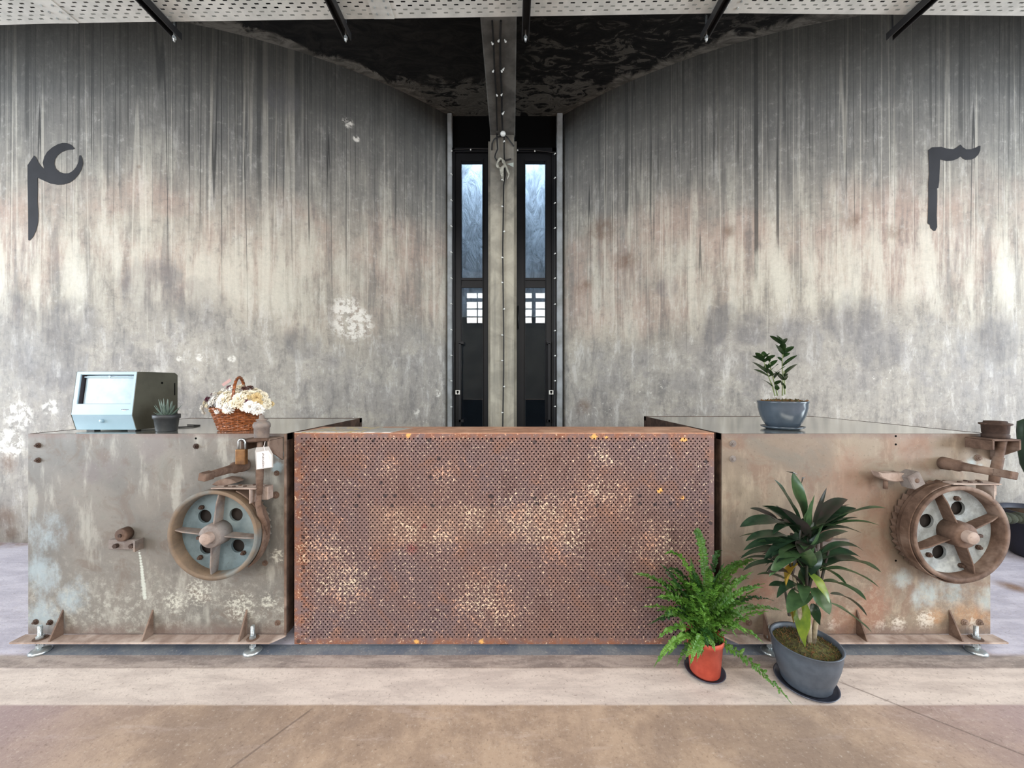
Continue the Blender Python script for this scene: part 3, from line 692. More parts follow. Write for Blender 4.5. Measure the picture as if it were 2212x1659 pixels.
def bolt(parent, x, y, r=0.011, h=0.010, Y=PY, mat=None, name='bolt'):
    q = at(x, y, Y)
    b = MB().hexn((q.x, Y+0.002, q.z), (q.x, Y-h*0.7, q.z), r).cyl((q.x, Y-h*0.6, q.z), (q.x, Y-h*1.4, q.z), r*0.55, n=10).cyl((q.x, Y+0.002, q.z), (q.x, Y-0.003, q.z), r*1.35, n=16)
    return b.build(name, mat or m_rust, parent)
def machine(xl, xr, depth, gus, feet, mitre, mat, label):
    M = thing('machine_housing', ((xl+xr)/2, (PY+depth)/2, 0), label, 'machine')
    MB().box((xl, PY, PB), (xr, PY+0.010, PT), 0.0015).build('front_plate', mat, M)
    MB().box((xl+0.006, PY+0.010, PT-0.006), (xr-0.006, depth-0.008, PT-0.001), 0.001).build('top_plate', m_topg, M)
    for x0, x1 in ((xl, xl+0.006), (xr-0.006, xr)):
        b = MB().box((x0, PY+0.0102, PB), (x1, depth, PT))
        c0 = x0 if x0 == xl else x1
        s = 1 if x0 == xl else -1
        q0, q1 = sorted((c0-s*0.003, c0))
        b.box((q0, PY+0.0102, PT-0.03), (q1, depth, PT)).box((q0, depth-0.04, PB), (q1, depth, PT)).box((q0, PY+0.0102, PB), (q1, PY+0.05, PT))
        b.build('side_plate', m_rust_d, M)
    MB().box((xl, depth-0.006, PB), (xr, depth+0.002, PT+0.001)).build('back_plate', m_rust_d, M)
    FY = 1.754
    if mitre == 'r': pts = [(xl-0.012, FY), (xr-0.045, FY), (xr+0.002, PY-0.008), (xr+0.002, PY), (xl-0.012, PY)]
    else: pts = [(xl-0.002, PY-0.008), (xl+0.045, FY), (xr+0.010, FY), (xr+0.010, PY), (xl-0.002, PY)]
    MB().prism([(x, y, PB-0.008) for x, y in pts], (0, 0, 0.008), 0.0008).build('base_flange', m_flange, M)
    for g in gus:
        X = (g-CX)/F*PY
        MB().prism([(X-0.004, PY, PB), (X-0.004, FY+0.004, PB), (X-0.004, FY+0.004, PB+0.006), (X-0.004, PY, 0.187)], (0.008, 0, 0), 0.0006).build('gusset', m_rust, M)
    for x, y in feet:
        q = at(x, y, 1.783)
        X = q.x; ft = MB().lathe([(0.0, 0), (0.036, 0), (0.040, 0.006), (0.034, 0.014), (0.014, 0.018), (0.0, 0.018)], (X, 1.783, 0.0), n=32).build('levelling_foot', m_zinc, M)
        b = MB().cyl((X, 1.783, 0.016), (X, 1.783, 0.128), 0.0082, n=14)
        for k in range(22): b.cyl((X, 1.783, 0.020+k*0.0048), (X, 1.783, 0.0225+k*0.0048), 0.0092, n=14)
        b.hexn((X, 1.783, 0.026), (X, 1.783, 0.040), 0.015).build('threaded_stud', m_zinc, ft)
        MB().cyl((X, 1.783, PB), (X, 1.783, PB+0.003), 0.026, n=24).build('washer', m_rust, ft)
        MB().hexn((X, 1.783, PB+0.003), (X, 1.783, PB+0.015), 0.015).build('nut', m_zinc, ft)
    for x in (xl+0.2, xr-0.2): MB().cyl((x, depth-0.08, 0), (x, depth-0.08, PB+0.02), 0.03, n=16).build('rear_foot', m_black, M)
    return M
m_flange = rust_mat('pinkish_rusted_flange', S(166, 148, 136), S(136, 116, 104), S(184, 168, 156))
ML = machine(-2.373, -1.107, 2.72, (136, 330, 533), ((87, 1405), (546, 1405)), 'r', m_pl, 'weathered grey steel machine left of the desk, a flower basket on its top')
MR = machine(1.030, 2.346, 2.88, (1650, 1851, 2051), ((1663, 1405), (2108, 1405)), 'l', m_pr, 'weathered tan steel machine right of the desk, a potted plant on its top')
for x, y in ((83, 962), (83, 994), (424, 964), (598, 1022), (596, 1069), (573, 1216), (600, 1345), (78, 1343), (109, 1344)): bolt(ML, x, y, 0.013 if (x, y) == (596, 1069) else 0.010, mat=m_rust_d if x < 500 else m_rust)
for x, y in ((1583, 958), (1583, 991), (2083, 1344), (2115, 1344), (2112, 989), (1617, 1344)): bolt(MR, x, y, 0.012, mat=m_greyrust if x < 1600 else m_rust)
def bore(parent, x, y, r=0.0035):
    q = at(x, y, PY); MB().cyl((q.x, PY-0.0006, q.z), (q.x, PY+0.001, q.z), r, n=12).build('drilled_hole', m_void, parent)
bore(ML, 423, 947, .005); bore(MR, 1935, 942, .005); bore(MR, 1935, 960, .005); bore(MR, 1935, 1211, .005)
# corner angle of the left machine's right edge
MB().box((-1.113, PY-0.006, PB), (-1.103, PY, PT)).build('edge_angle', m_rust, ML)

# ---- spoked flywheels
m_bluegrey = rust_mat('blue_grey_cast_iron', S(108, 124, 128), S(90, 104, 108), S(124, 136, 136), 10, 0.6, 0.2)
m_palegrey = rust_mat('pale_peeling_iron', S(158, 164, 164), S(128, 132, 130), S(182, 186, 182), 16, 0.7, 0.25)
def flywheel(parent, c, R, rot, mdisc, mrim, mweb, gear, bolts, holes):
    cx_, cz_ = c; Yf, Yd, Yb = 1.700, 1.752, 1.778
    k = R/0.2075
    rim = MB().lathe([(R, Yf), (R-0.016*k, Yf), (R-0.019*k, Yf+0.004), (R-0.022*k, Yd+0.004), (R-0.022*k, Yb), (R-0.002, Yb), (R, Yb-0.003), (R, Yf+0.003)], (cx_, 0, cz_), 'Y', 72, closed=True).build('flywheel', mrim, parent)
    # web disc with four round openings
    b = MB(); n = 96; Ri = R-0.020*k; hr_, hc = 0.0315*k, 0.105*k
    t = bmesh.new(); out = [t.verts.new((Ri*math.cos(2*PI*i/n), Ri*math.sin(2*PI*i/n), 0)) for i in range(n)]
    edges = [t.edges.new((out[i], out[(i+1) % n])) for i in range(n)]
    for h in range(4):
        a = math.radians(holes+90*h); hx, hy = hc*math.cos(a), hc*math.sin(a)
        r_ = [t.verts.new((hx+hr_*math.cos(2*PI*i/24), hy+hr_*math.sin(2*PI*i/24), 0)) for i in range(24)]
        edges += [t.edges.new((r_[i], r_[(i+1) % 24])) for i in range(24)]
    bmesh.ops.triangle_fill(t, use_beauty=True, edges=edges)
    for v in t.verts: v.co = Vector((cx_+v.co.x, Yd, cz_+v.co.y))
    g = bmesh.ops.extrude_face_region(t, geom=list(t.faces)); nv = [e for e in g['geom'] if isinstance(e, bmesh.types.BMVert)]
    for v in nv: v.co.y += 0.012
    b._take(t); b.build('web_disc', mdisc, rim)
    for h in range(4):
        a = math.radians(rot+90*h); ux, uz = math.cos(a), math.sin(a); nx, nz = -uz, ux; w_ = 0.0065*k
        pts = []
        for r_, Y in ((0.040*k, Yf-0.002), (R-0.06*k, Yf+0.004), (R-0.019*k, Yf+0.014), (R-0.02*k, Yd+0.002), (0.02, Yd+0.002), (0.02, Yf-0.002)):
            pts.append((cx_+ux*r_-nx*w_/2, Y, cz_+uz*r_-nz*w_/2))
        MB().prism(pts, (nx*w_, 0, nz*w_), 0.0015).build('spoke', mweb, rim)
    MB().lathe([(0.0, Yf-0.018), (0.048*k, Yf-0.018), (0.052*k, Yf-0.014), (0.054*k, Yf), (0.056*k, Yd), (0.0, Yd)], (cx_, 0, cz_), 'Y', 40).build('hub', mweb, rim)
    MB().lathe([(0.0, 1.655), (0.024*k, 1.655), (0.0262*k, 1.658), (0.0262*k, 1.80), (0.0, 1.80)], (cx_, 0, cz_), 'Y', 32).build('shaft', m_flange, rim)
    MB().box((cx_-0.05*k, 1.668, cz_-0.007) if parent is ML else (cx_+0.03*k, 1.668, cz_-0.002), (cx_-0.024*k, 1.682, cz_+0.007) if parent is ML else (cx_+0.055*k, 1.682, cz_+0.012), 0.002).build('key', m_rust_d, rim)
    for a, r_ in bolts:
        a = math.radians(a); X, Z = cx_+r_*k*math.cos(a), cz_+r_*k*math.sin(a)
        MB().hexn((X, Yd+0.002, Z), (X, Yd-0.010, Z), 0.011*k).cyl((X, Yd, Z), (X, Yd-0.018, Z), 0.006*k, n=10).build('bolt', m_rust_d, rim)
    # ratchet gear behind
    b = MB(); pts = []; nt = 40; Rg = gear
    for i in range(nt):
        a = 2*PI*i/nt; pts.append((cx_+Rg*math.cos(a), 1.781, cz_+Rg*math.sin(a)))
        a2 = 2*PI*(i+0.85)/nt; pts.append((cx_+(Rg-0.013)*math.cos(a2), 1.781, cz_+(Rg-0.013)*math.sin(a2)))
    b.prism(pts, (0, 0.022, 0)).build('ratchet_gear', mrim, rim)
    MB().cyl((cx_, 1.7775, cz_), (cx_, 1.7812, cz_), R-0.028*k, n=48).build('hole_shade_disc', m_inner, rim)  # added dark disc, stands in for the shade behind the round openings
    MB().cyl((cx_, 1.79, cz_), (cx_, PY+0.002, cz_), 0.06, n=24).build('bearing_boss', m_rust_d, rim)
    return rim
flywheel(ML, (-1.377, 0.595), 0.2075, -5.5, m_bluegrey, rust_mat('brown_grey_rim', S(124, 104, 84), S(100, 86, 72), S(110, 120, 120), 6), m_greyrust, 0.2075, [(128, .145), (232, .155), (-43, .148)], 48)
flywheel(MR, (2.068, 0.599), 0.2235, 22.5, m_palegrey, m_rust, m_rust, 0.228, [(78, .145), (229, .14), (-30, .145), (-72, .16)], 67)
# ================================================================ fittings bolted to the machines
def arcband(b, c, R, a0, a1, Y0, Y1, th, n=48):
    bm = b.bm; rows = []
    for i in range(n+1):
        a = math.radians(a0+(a1-a0)*i/n); ca, sa = math.cos(a), math.sin(a)
        rows.append([bm.verts.new((c[0]+r*ca, y, c[1]+r*sa)) for r, y in ((R, Y0), (R+th, Y0), (R+th, Y1), (R, Y1))])
    for i in range(n):
        for k in range(4): bm.faces.new((rows[i][k], rows[i][(k+1) % 4], rows[i+1][(k+1) % 4], rows[i+1][k]))
    bm.faces.new(rows[0]); bm.faces.new(rows[-1][::-1]); return b
def thread(b, p0, p1, r, pitch=0.0045):
    p0, p1 = Vector(p0), Vector(p1); L = (p1-p0).length; n = int(L/pitch); pts = []; rad = []
    for i in range(n*2+1):
        pts.append(p0.lerp(p1, i/(n*2))); rad.append(r*(0.84 if i % 2 else 1.0))
    b.tube(pts, rad, 14); return b
def channel(parent, x0, x1, tall):
    b = MB(); Y0 = 1.708; zt = 1.036
    b.box((x0, Y0, zt-0.009), (x1, PY, zt), 0.0025)
    xs, xt = (x0, x1) if tall == 'r' else (x0, x1)
    b.prism([(x0, Y0, zt-0.004), (x0, Y0, zt-0.048), (x0, Y0+0.02, zt-0.052), (x0, PY, zt-0.052 if tall == 'r' else zt-0.052), (x0, PY, zt-0.004)], (0.009, 0, 0), 0.001)
    b.prism([(x1-0.009, Y0, zt-0.004), (x1-0.009, Y0, zt-0.048), (x1-0.009, PY, zt-0.115), (x1-0.009, PY, zt-0.004)], (0.009, 0, 0), 0.001)
    return b.build('channel_bracket', m_rust, parent)
# left
ch = channel(ML, -1.252, -1.121, 'r')
MB().tube([(-1.25, 1.712, 1.034), (-1.22, 1.700, 1.030), (-1.18, 1.700, 1.033), (-1.125, 1.706, 1.036)], [0.008, 0.009, 0.010, 0.007], 12).build('rolled_lip', m_rust_d, ch)
MB().lathe([(0, 1.034), (.030, 1.034), (.031, 1.040), (.032, 1.082), (.036, 1.086), (.037, 1.100), (.030, 1.112), (.020, 1.114), (.020, 1.118), (.024, 1.119), (.024, 1.124), (.012, 1.126), (.010, 1.143), (.0, 1.145)], (-1.192, 1.762, 0), n=32).build('capped_nut', m_greyrust, ch)
b = thread(MB(), (-1.174, 1.728, 1.030), (-1.173, 1.722, 0.955), 0.0155); b.tube([(-1.173, 1.722, 0.957), (-1.172, 1.718, 0.87), (-1.171, 1.715, 0.78)], [0.015, 0.0165, 0.0125], 16).build('adjusting_rod', m_rust, ML)
arcband(MB(), (-1.377, 0.595), 0.2115, -48, 66, 1.728, 1.776, 0.006).tube([(-1.171, 1.716, 0.79), (-1.172, 1.708, 0.74), (-1.166, 1.712, 0.69), (-1.160, 1.735, 0.64), (-1.160, 1.75, 0.58)], [0.012, 0.014, 0.015, 0.013, 0.008], 10, flat=0.6).build('brake_band', m_rust, ML)
def guard(parent, x0, x1, z, s):
    b = MB(); b.prism([(x0 if s > 0 else x1, 1.700, z), (x1 if s > 0 else x0, 1.695, z), (x1 if s > 0 else x0, 1.770, z), (x0 if s > 0 else x1, 1.745, z)], (0, 0, 0.006), 0.001)
    e = x1 if s > 0 else x0
    q0, q1 = sorted((e-s*0.032, e-s*0.026)); b.box((q0, 1.697, z-0.066), (q1, 1.765, z), 0.001)
    q0, q1 = sorted((e, e+s*0.030)); b.box((q0, 1.735, z-0.06), (q1, 1.775, z+0.002), 0.002)
    g = b.build('strap_plate', m_flange, parent)
    for i, (u, y) in enumerate(((0.25, 1.722), (0.45, 1.716), (0.5, 1.742), (0.68, 1.72), (0.8, 1.748))):
        X = x0+(x1-x0)*(u if s > 0 else 1-u); MB().hexn((X, y, z+0.005), (X, y, z+0.011), 0.008).build('bolt', m_rust_d, g)
    return g
guard(ML, -1.385, -1.175, 0.808, 1)
def lever_shaft(parent, x, y, yf=1.552, mat=None):
    q = at(x, y, PY); b = MB()
    b.lathe([(0, PY+.003), (.030, PY+.003), (.030, 1.785), (.026, 1.78), (.027, 1.745), (.021, 1.738), (.018, 1.70), (.0165, 1.61), (.0, 1.61)], (q.x, 0, q.z), 'Y', 28)
    s = b.build('drive_shaft', mat or m_rust, parent)
    M = Matrix.Translation((q.x, 0, q.z)) @ Matrix.Rotation(math.radians(12), 4, 'Y')
    MB().box((-0.0165, yf, -0.0165), (0.0165, 1.612, 0.0165), 0.003, M).build('square_end', mat or m_rust, s); return s
lever_shaft(ML, 529, 1004, 1.56)
MB().prism([(-1.42, 1.745, 0.815), (-1.395, 1.745, 0.835), (-1.36, 1.745, 0.846), (-1.325, 1.745, 0.842), (-1.30, 1.745, 0.826), (-1.335, 1.745, 0.815), (-1.37, 1.745, 0.806)], (0, 0.055, 0), 0.003).build('pawl', m_rust, ML)
MB().cyl((-1.355, 1.80, 0.828), (-1.355, PY, 0.828), 0.012, n=16).build('pawl_pin', m_rust_d, ML)
# padlock hanging from the bracket
pl = thing('padlock', (-1.236, 1.692, 0.93), 'brown padlock with bright shackle hanging from the left machine bracket', 'padlock')
MB().box((-1.260, 1.681, 0.924), (-1.214, 1.703, 0.994), 0.004, seg=2).build('lock_body', simple('tarnished_brass', S(136, 98, 58), S(94, 66, 42), 20, 0.4, 0.5), pl)
pts = [(-1.236+0.0155*math.cos(a), 1.692, 1.024+0.0155*math.sin(a)) for a in [PI*k/10 for k in range(11)]]
MB().tube([(-1.2205, 1.692, 0.99)]+pts+[(-1.2515, 1.692, 0.99)], 0.0040, 12).build('shackle', m_zinc, pl)
# paper tag tied to the bracket
t = NT('tag_paper'); t.out(S(226, 216, 210), 0.5); m_tag = t.m
TM = Matrix.Translation((-1.118, 1.668, 0.960)) @ Matrix.Rotation(math.radians(-4), 4, 'Y') @ Matrix.Rotation(math.radians(8), 4, 'Z')
tg = thing('paper_tag', (-1.118, 1.668, 0.960), 'white paper tag in a clear sleeve tied beside the padlock', 'tag')
m_sleeve = simple('clear_sleeve', S(176, 172, 168), S(160, 156, 150), 8, 0.2)
MB().prism([TM @ Vector(v) for v in ((-.037, 0.0015, -.052), (.034, 0.0015, -.048), (.037, 0.0015, .012), (.022, 0.0015, .048), (-.030, 0.0015, .048), (-.037, 0.0015, .03))], TM.to_3x3() @ Vector((0, .001, 0))).build('sleeve', m_sleeve, tg)
MB().prism([TM @ Vector(v) for v in ((-.033, 0, -.049), (.029, 0, -.046), (.032, 0, .008), (.020, 0, .030), (-.031, 0, .026))], TM.to_3x3() @ Vector((0, .001, 0))).build('paper', m_tag, tg)
MB().tube([TM @ Vector((.006, -.001, .030)), TM @ Vector((.004, -.004, .050)), (-1.128, 1.690, 1.028)], 0.0014, 6).tube([TM @ Vector((.006, -.001, .030)), TM @ Vector((.018, -.003, .012)), TM @ Vector((.024, -.002, -.02))], 0.0025, 6).build('tie', m_tag, tg)
m_ink = simple('dark_print', S(50, 46, 50), None, 5, 0.6)
def text(body, size, loc, rot, mat, parent, name):
    c = bpy.data.curves.new(name, 'FONT'); c.body = body; c.size = size; c.extrude = 0.0002; c.align_x = 'CENTER'; c.align_y = 'CENTER'
    o = bpy.data.objects.new(name, c); COL.objects.link(o); dg = bpy.context.evaluated_depsgraph_get()
    me = bpy.data.meshes.new_from_object(o.evaluated_get(dg)); bpy.data.objects.remove(o)
    me.transform(Matrix.Translation(Vector(loc)-parent.location-(parent.parent.location if parent.parent else Vector())) @ rot)
    me.materials.clear(); me.materials.append(mat)
    o = bpy.data.objects.new(name, me); COL.objects.link(o); o.parent = parent; return o
RX = Matrix.Rotation(PI/2, 4, 'X')
text('4.42DP10P-67', 0.0115, TM @ Vector((-.004, -.0012, -.012)), Matrix.Rotation(math.radians(8), 4, 'Z') @ RX @ Matrix.Rotation(PI/2, 4, 'Z'), m_ink, tg, 'printed_number')
# right
chr_ = channel(MR, 2.220, 2.352, 'l')
MB().lathe([(0, 1.034), (.043, 1.034), (.044, 1.052), (.040, 1.056), (.042, 1.060), (.044, 1.096), (.052, 1.100), (.052, 1.106), (.038, 1.108), (.036, 1.116), (0, 1.118)], (2.302, 1.762, 0), n=36).box((2.24, 1.752, 1.099), (2.364, 1.772, 1.106), 0.002).build('capped_nut', m_rust_d, chr_)
b = thread(MB(), (2.300, 1.735, 1.030), (2.282, 1.735, 0.945), 0.0165); b.tube([(2.283, 1.735, 0.95), (2.268, 1.735, 0.88), (2.258, 1.735, 0.82)], [0.0185, 0.019, 0.016], 16).build('adjusting_rod', m_rust, MR)
lever_shaft(MR, 2036, 1000, 1.552)
guard(MR, 2.03, 2.245, 0.828, 1)
arcband(MB(), (2.068, 0.599), 0.2275, 95, 300, 1.712, 1.752, 0.005, 72).build('brake_band', m_rust, MR)
M = Matrix.Translation((1.868, 0, 0.846)) @ Matrix.Rotation(math.radians(-28), 4, 'Y')
blk = MB().box((-0.030, 1.705, -0.034), (0.030, 1.765, 0.034), 0.004, M).build('clamp_block', m_greyrust, MR)
MB().lathe([(0, 1.7045), (.011, 1.7045), (.011, 1.708), (0, 1.708)], (1.868, 0, 0.846), 'Y', 20).build('centre_pin', m_rust, blk)
MB().cyl((1.868, 1.75, 0.846), (1.868, PY, 0.846), 0.022, n=20).build('pivot', m_rust, MR)
MB().prism([(1.845, 1.735, 0.835), (1.80, 1.735, 0.832), (1.765, 1.735, 0.838), (1.735, 1.735, 0.852), (1.722, 1.735, 0.880), (1.74, 1.735, 0.872), (1.79, 1.735, 0.874), (1.85, 1.735, 0.872)], (0, 0.045, 0), 0.004).build('curved_lever', m_flange, MR)
MB().cyl((1.772, 1.755, 0.84), (1.772, 1.755, 0.795), 0.009, n=14).build('stop_pin', m_rust, MR)
def roller(parent, x, s):
    q = at(x, 1157, 1.778)
    r = MB().lathe([(0, 1.778), (.026, 1.778), (.030, 1.780), (.031, 1.784), (.031, PY+.003), (0, PY+.003)], (q.x, 0, q.z), 'Y', 30).build('roller_boss', m_rust, parent)
    MB().hexn((q.x, 1.7785, q.z), (q.x, 1.772, q.z), 0.008).build('set_screw', m_rust_d, r)
    z0 = q.z-0.075
    b = MB().box((q.x-s*0.03-0.045, 1.792, z0), (q.x-s*0.03+0.09, PY+0.002, z0+0.048), 0.003)
    X0 = q.x+(0.068 if s > 0 else -0.052); b.box((X0, 1.770, z0-0.001), (X0+0.010, PY, z0+0.052), 0.001)
    br = b.build('roller_bracket', m_greyrust, parent)
    for dx in (-0.030, 0.047): MB().hexn((q.x+s*dx, 1.792, z0+0.022), (q.x+s*dx, 1.778, z0+0.022), 0.011).build('bolt', m_rust_d, br)
roller(ML, 260, 1); roller(MR, 1788, -1)

# ================================================================ projector viewer
m_vf = simple('pale_blue_enamel', S(146, 170, 182), S(132, 158, 170), 5, 0.35)
m_vs = simple('shaded_side_enamel', S(80, 78, 66), S(66, 64, 54), 8, 0.55)  # casing sides darkened in colour to stand for their shade
m_vscr = simple('milky_viewing_screen', S(128, 148, 158), S(146, 162, 170), 14, 0.22)
TOPZ = PT-0.001
vw = thing('projector_viewer', (-2.10, 2.02, TOPZ), 'pale blue desktop projector viewer with a wide milky screen', 'viewer')
xa, xb = -2.262, -1.945; zb = TOPZ+0.008
prof = [(1.917, zb), (1.896, 1.134), (1.940, 1.150), (1.952, 1.352), (2.13, 1.357), (2.150, 1.345), (2.150, zb)]
MB().prism([(xa+0.003, y, z) for y, z in prof], (xb-xa-0.006, 0, 0), 0.002).build('casing', m_vf, vw)
sp = [(1.917, zb), (1.8955, 1.134), (1.921, 1.357), (2.135, 1.359), (2.152, 1.346), (2.152, zb)]
for x in (xa, xb-0.003):
    s = MB().prism([(x, y, z) for y, z in sp], (0.0032, 0, 0), 0.0006).build('side_panel', m_vs, vw)
    if x > -2: MB().cyl((x+0.003, 2.055, 1.30), (x+0.0045, 2.055, 1.30), 0.006, n=14).box((x+0.003, 2.13, 1.23), (x+0.0045, 2.135, 1.30)).build('side_vent', m_void, s)
def fp(v, d=0.0):    # point on the sloping face, v from kink (0) to top (1)
    return (1.896+(1.922-1.896)*v-0.0005+d, 1.134+(1.357-1.134)*v)
def fbar(x0, x1, v0, v1):
    (ya, za), (yb, zb_) = fp(v0), fp(v1)
    MBf.prism([(x0, ya, za), (x0, yb, zb_), (x0, yb+0.03, zb_), (x0, ya+0.03, za)], (x1-x0, 0, 0), 0.0015)
MBf = MB()
fbar(xa+0.002, xb-0.003, 0, 0.255); fbar(xa+0.002, xb-0.003, 0.93, 1.0); fbar(xa+0.002, xa+0.024, 0.24, 0.94); fbar(xb-0.018, xb-0.003, 0.24, 0.94)
bz = MBf.build('screen_bezel', m_vf, vw)
b = MB(); (ya, za), (yb, zb_) = fp(0.25, 0.018), fp(0.90, 0.018)
b.prism([(xa+0.036, ya, za), (xa+0.036, yb, zb_), (xa+0.036, yb+0.004, zb_), (xa+0.036, ya+0.004, za)], (xb-xa-0.050, 0, 0)).build('screen', m_vscr, vw)
MB().box((xa+0.03, 1.930, 1.325), (xb-0.018, 1.936, 1.333), 0.001).cyl((-2.10, 1.929, 1.331), (-2.10, 1.934, 1.331), 0.007, n=12).build('screen_rail', m_vf, vw)
b = MB(); (ya, za), (yb, zb_) = fp(0.255, 0.006), fp(0.93, 0.006)
b.prism([(xa+0.0245, ya, za), (xa+0.0245, yb, zb_), (xa+0.0245, yb+0.02, zb_), (xa+0.0245, ya+0.02, za)], (0.003, 0, 0)).build('recess_lining', simple('dark_lining', S(50, 44, 48), None, 5, .6), vw)
np_ = MB().box((-2.008, 1.8985, 1.151), (-1.967, 1.904, 1.165), 0.001).build('name_plate', simple('grey_name_plate', S(98, 104, 112), None, 5, .4), vw)
text('Realist', 0.0085, (-1.990, 1.8975, 1.158), Matrix.Rotation(math.radians(-7), 4, 'X') @ RX, m_tag, np_, 'lettering')
MB().lathe([(0, 1.893), (.0075, 1.893), (.009, 1.895), (.009, 1.912), (0, 1.912)], (-2.108, 0, 1.1035), 'Y', 22).build('focus_knob', m_vf, vw)
for x in (-2.20, -1.985): MB().box((x-0.02, 1.93, TOPZ), (x+0.02, 1.96, zb+0.001)).build('rubber_foot', m_black, vw)
for x in (-2.20, -1.985): MB().box((x-0.02, 2.10, TOPZ), (x+0.02, 2.13, zb+0.001)).build('rubber_foot', m_black, vw)
cb = MB()
(cb.tube([(-1.946, 2.10, TOPZ+.02), (-1.92, 2.10, TOPZ+.004), (-1.87, 2.08, TOPZ+.004), (-1.82, 2.11, TOPZ+.004), (-1.84, 2.18, TOPZ+.004), (-1.93, 2.2, TOPZ+.004)], 0.0035, 8).build('power_cord', m_black, vw))

# ================================================================ leaves
def leaf(b, p0, p1, w, lift=0.3, fold=0.25, n=8, twist=0.0, shape=1.0, curl=0.0):
    """blade from p0 to p1, arching by lift*length"""
    p0, p1 = Vector(p0), Vector(p1); d = p1-p0; L = d.length
    c = (p0+p1)/2+Vector((0, 0, 1))*L*lift
    hz = Vector((d.x, d.y, 0)); hz = hz.normalized() if hz.length > 1e-4 else Vector((1, 0, 0))
    side0 = hz.cross(Vector((0, 0, 1)))
    rows = []
    for i in range(n+1):
        s = i/n; p = p0*(1-s)**2+c*2*s*(1-s)+p1*s*s
        tan = ((c-p0)*(1-s)+(p1-c)*s).normalized()
        sd = side0-tan*side0.dot(tan); sd = sd.normalized() if sd.length > 1e-3 else side0
        sd = (Matrix.Rotation(twist*(0.4+s), 3, tan) @ sd); nm = sd.cross(tan)
        ww = w*0.5*(math.sin(PI*min(1, (s*0.97+0.03))**shape)**0.8)+0.0008
        if i == n: ww = 0.0004
        off = nm*(-fold*ww+curl*ww*math.sin(s*14))
        rows.append([b.bm.verts.new(p-sd*ww-off), b.bm.verts.new(p), b.bm.verts.new(p+sd*ww-off)])
    for i in range(n):
        for k in (0, 1):
            f = b.bm.faces.new((rows[i][k], rows[i][k+1], rows[i+1][k+1], rows[i+1][k])); f.smooth = True
    return b
def leaf_mat(name, c1, c2, rough=0.35, vein=None, sc_=18):
    t = NT(name); p = t.coord(); n = t.noise(p, sc_, 4, 0.6)
    t.out(t.mix(t.mr(n, 0.35, 0.65), c1, c2), rough, 0, 0.5)
    # thin blades let some light through
    tr = t.n.new('ShaderNodeBsdfTranslucent'); tr.inputs[0].default_value = tuple(min(1, x*1.3) for x in c1[:3])+(1,)
    mx = t.n.new('ShaderNodeMixShader'); mx.inputs[0].default_value = 0.22
    o = [k for k in t.n if k.type == 'OUTPUT_MATERIAL'][0]
    t.l.new(t.b.outputs[0], mx.inputs[1]); t.l.new(tr.outputs[0], mx.inputs[2]); t.l.new(mx.outputs[0], o.inputs[0]); return t.m
m_fern = leaf_mat('fern_green', S(82, 122, 42), S(56, 94, 32), 0.5)
m_fern2 = leaf_mat('fern_light_green', S(104, 146, 56), S(76, 120, 42), 0.5)
m_fern3 = leaf_mat('fern_deep_green', S(44, 82, 32), S(32, 64, 26), 0.5)
m_cord = leaf_mat('dark_cordyline_green', S(42, 64, 44), S(30, 46, 34), 0.28)
m_cord2 = leaf_mat('cordyline_mid_green', S(70, 96, 60), S(48, 70, 46), 0.3)
m_cordp = leaf_mat('cordyline_bronze', S(62, 54, 52), S(48, 56, 46), 0.3)
m_cordy = leaf_mat('yellowing_leaf', S(158, 124, 44), S(110, 104, 40), 0.4)
m_cordg = leaf_mat('lime_leaf', S(130, 142, 50), S(80, 106, 40), 0.35)
m_zz = leaf_mat('zz_glossy_green', S(44, 66, 34), S(32, 50, 28), 0.2)
m_stem = simple('pale_green_stem', S(128, 136, 96), S(96, 108, 70), 20, 0.5)
m_trunk = simple('grey_plant_trunk', S(168, 156, 132), S(110, 98, 80), 30, 0.8)
m_moss = simple('olive_moss', S(92, 90, 44), S(56, 50, 28), 60, 0.95, bump=0.8)
m_mossb = simple('brown_moss', S(118, 82, 46), S(76, 58, 34), 60, 0.95)
m_glaze = simple('blue_grey_glaze', S(70, 80, 90), S(58, 67, 76), 6, 0.2)
m_pot = simple('matt_blue_grey_pot', S(74, 81, 90), S(64, 71, 80), 30, 0.45)
m_terra = simple('orange_red_plastic_pot', S(188, 80, 60), S(168, 66, 48), 25, 0.6)
m_sauc = simple('dark_saucer', S(54, 57, 68), S(66, 70, 82), 10, 0.28)
m_bpot = simple('black_nursery_pot', S(50, 52, 54), S(40, 42, 44), 20, 0.5)
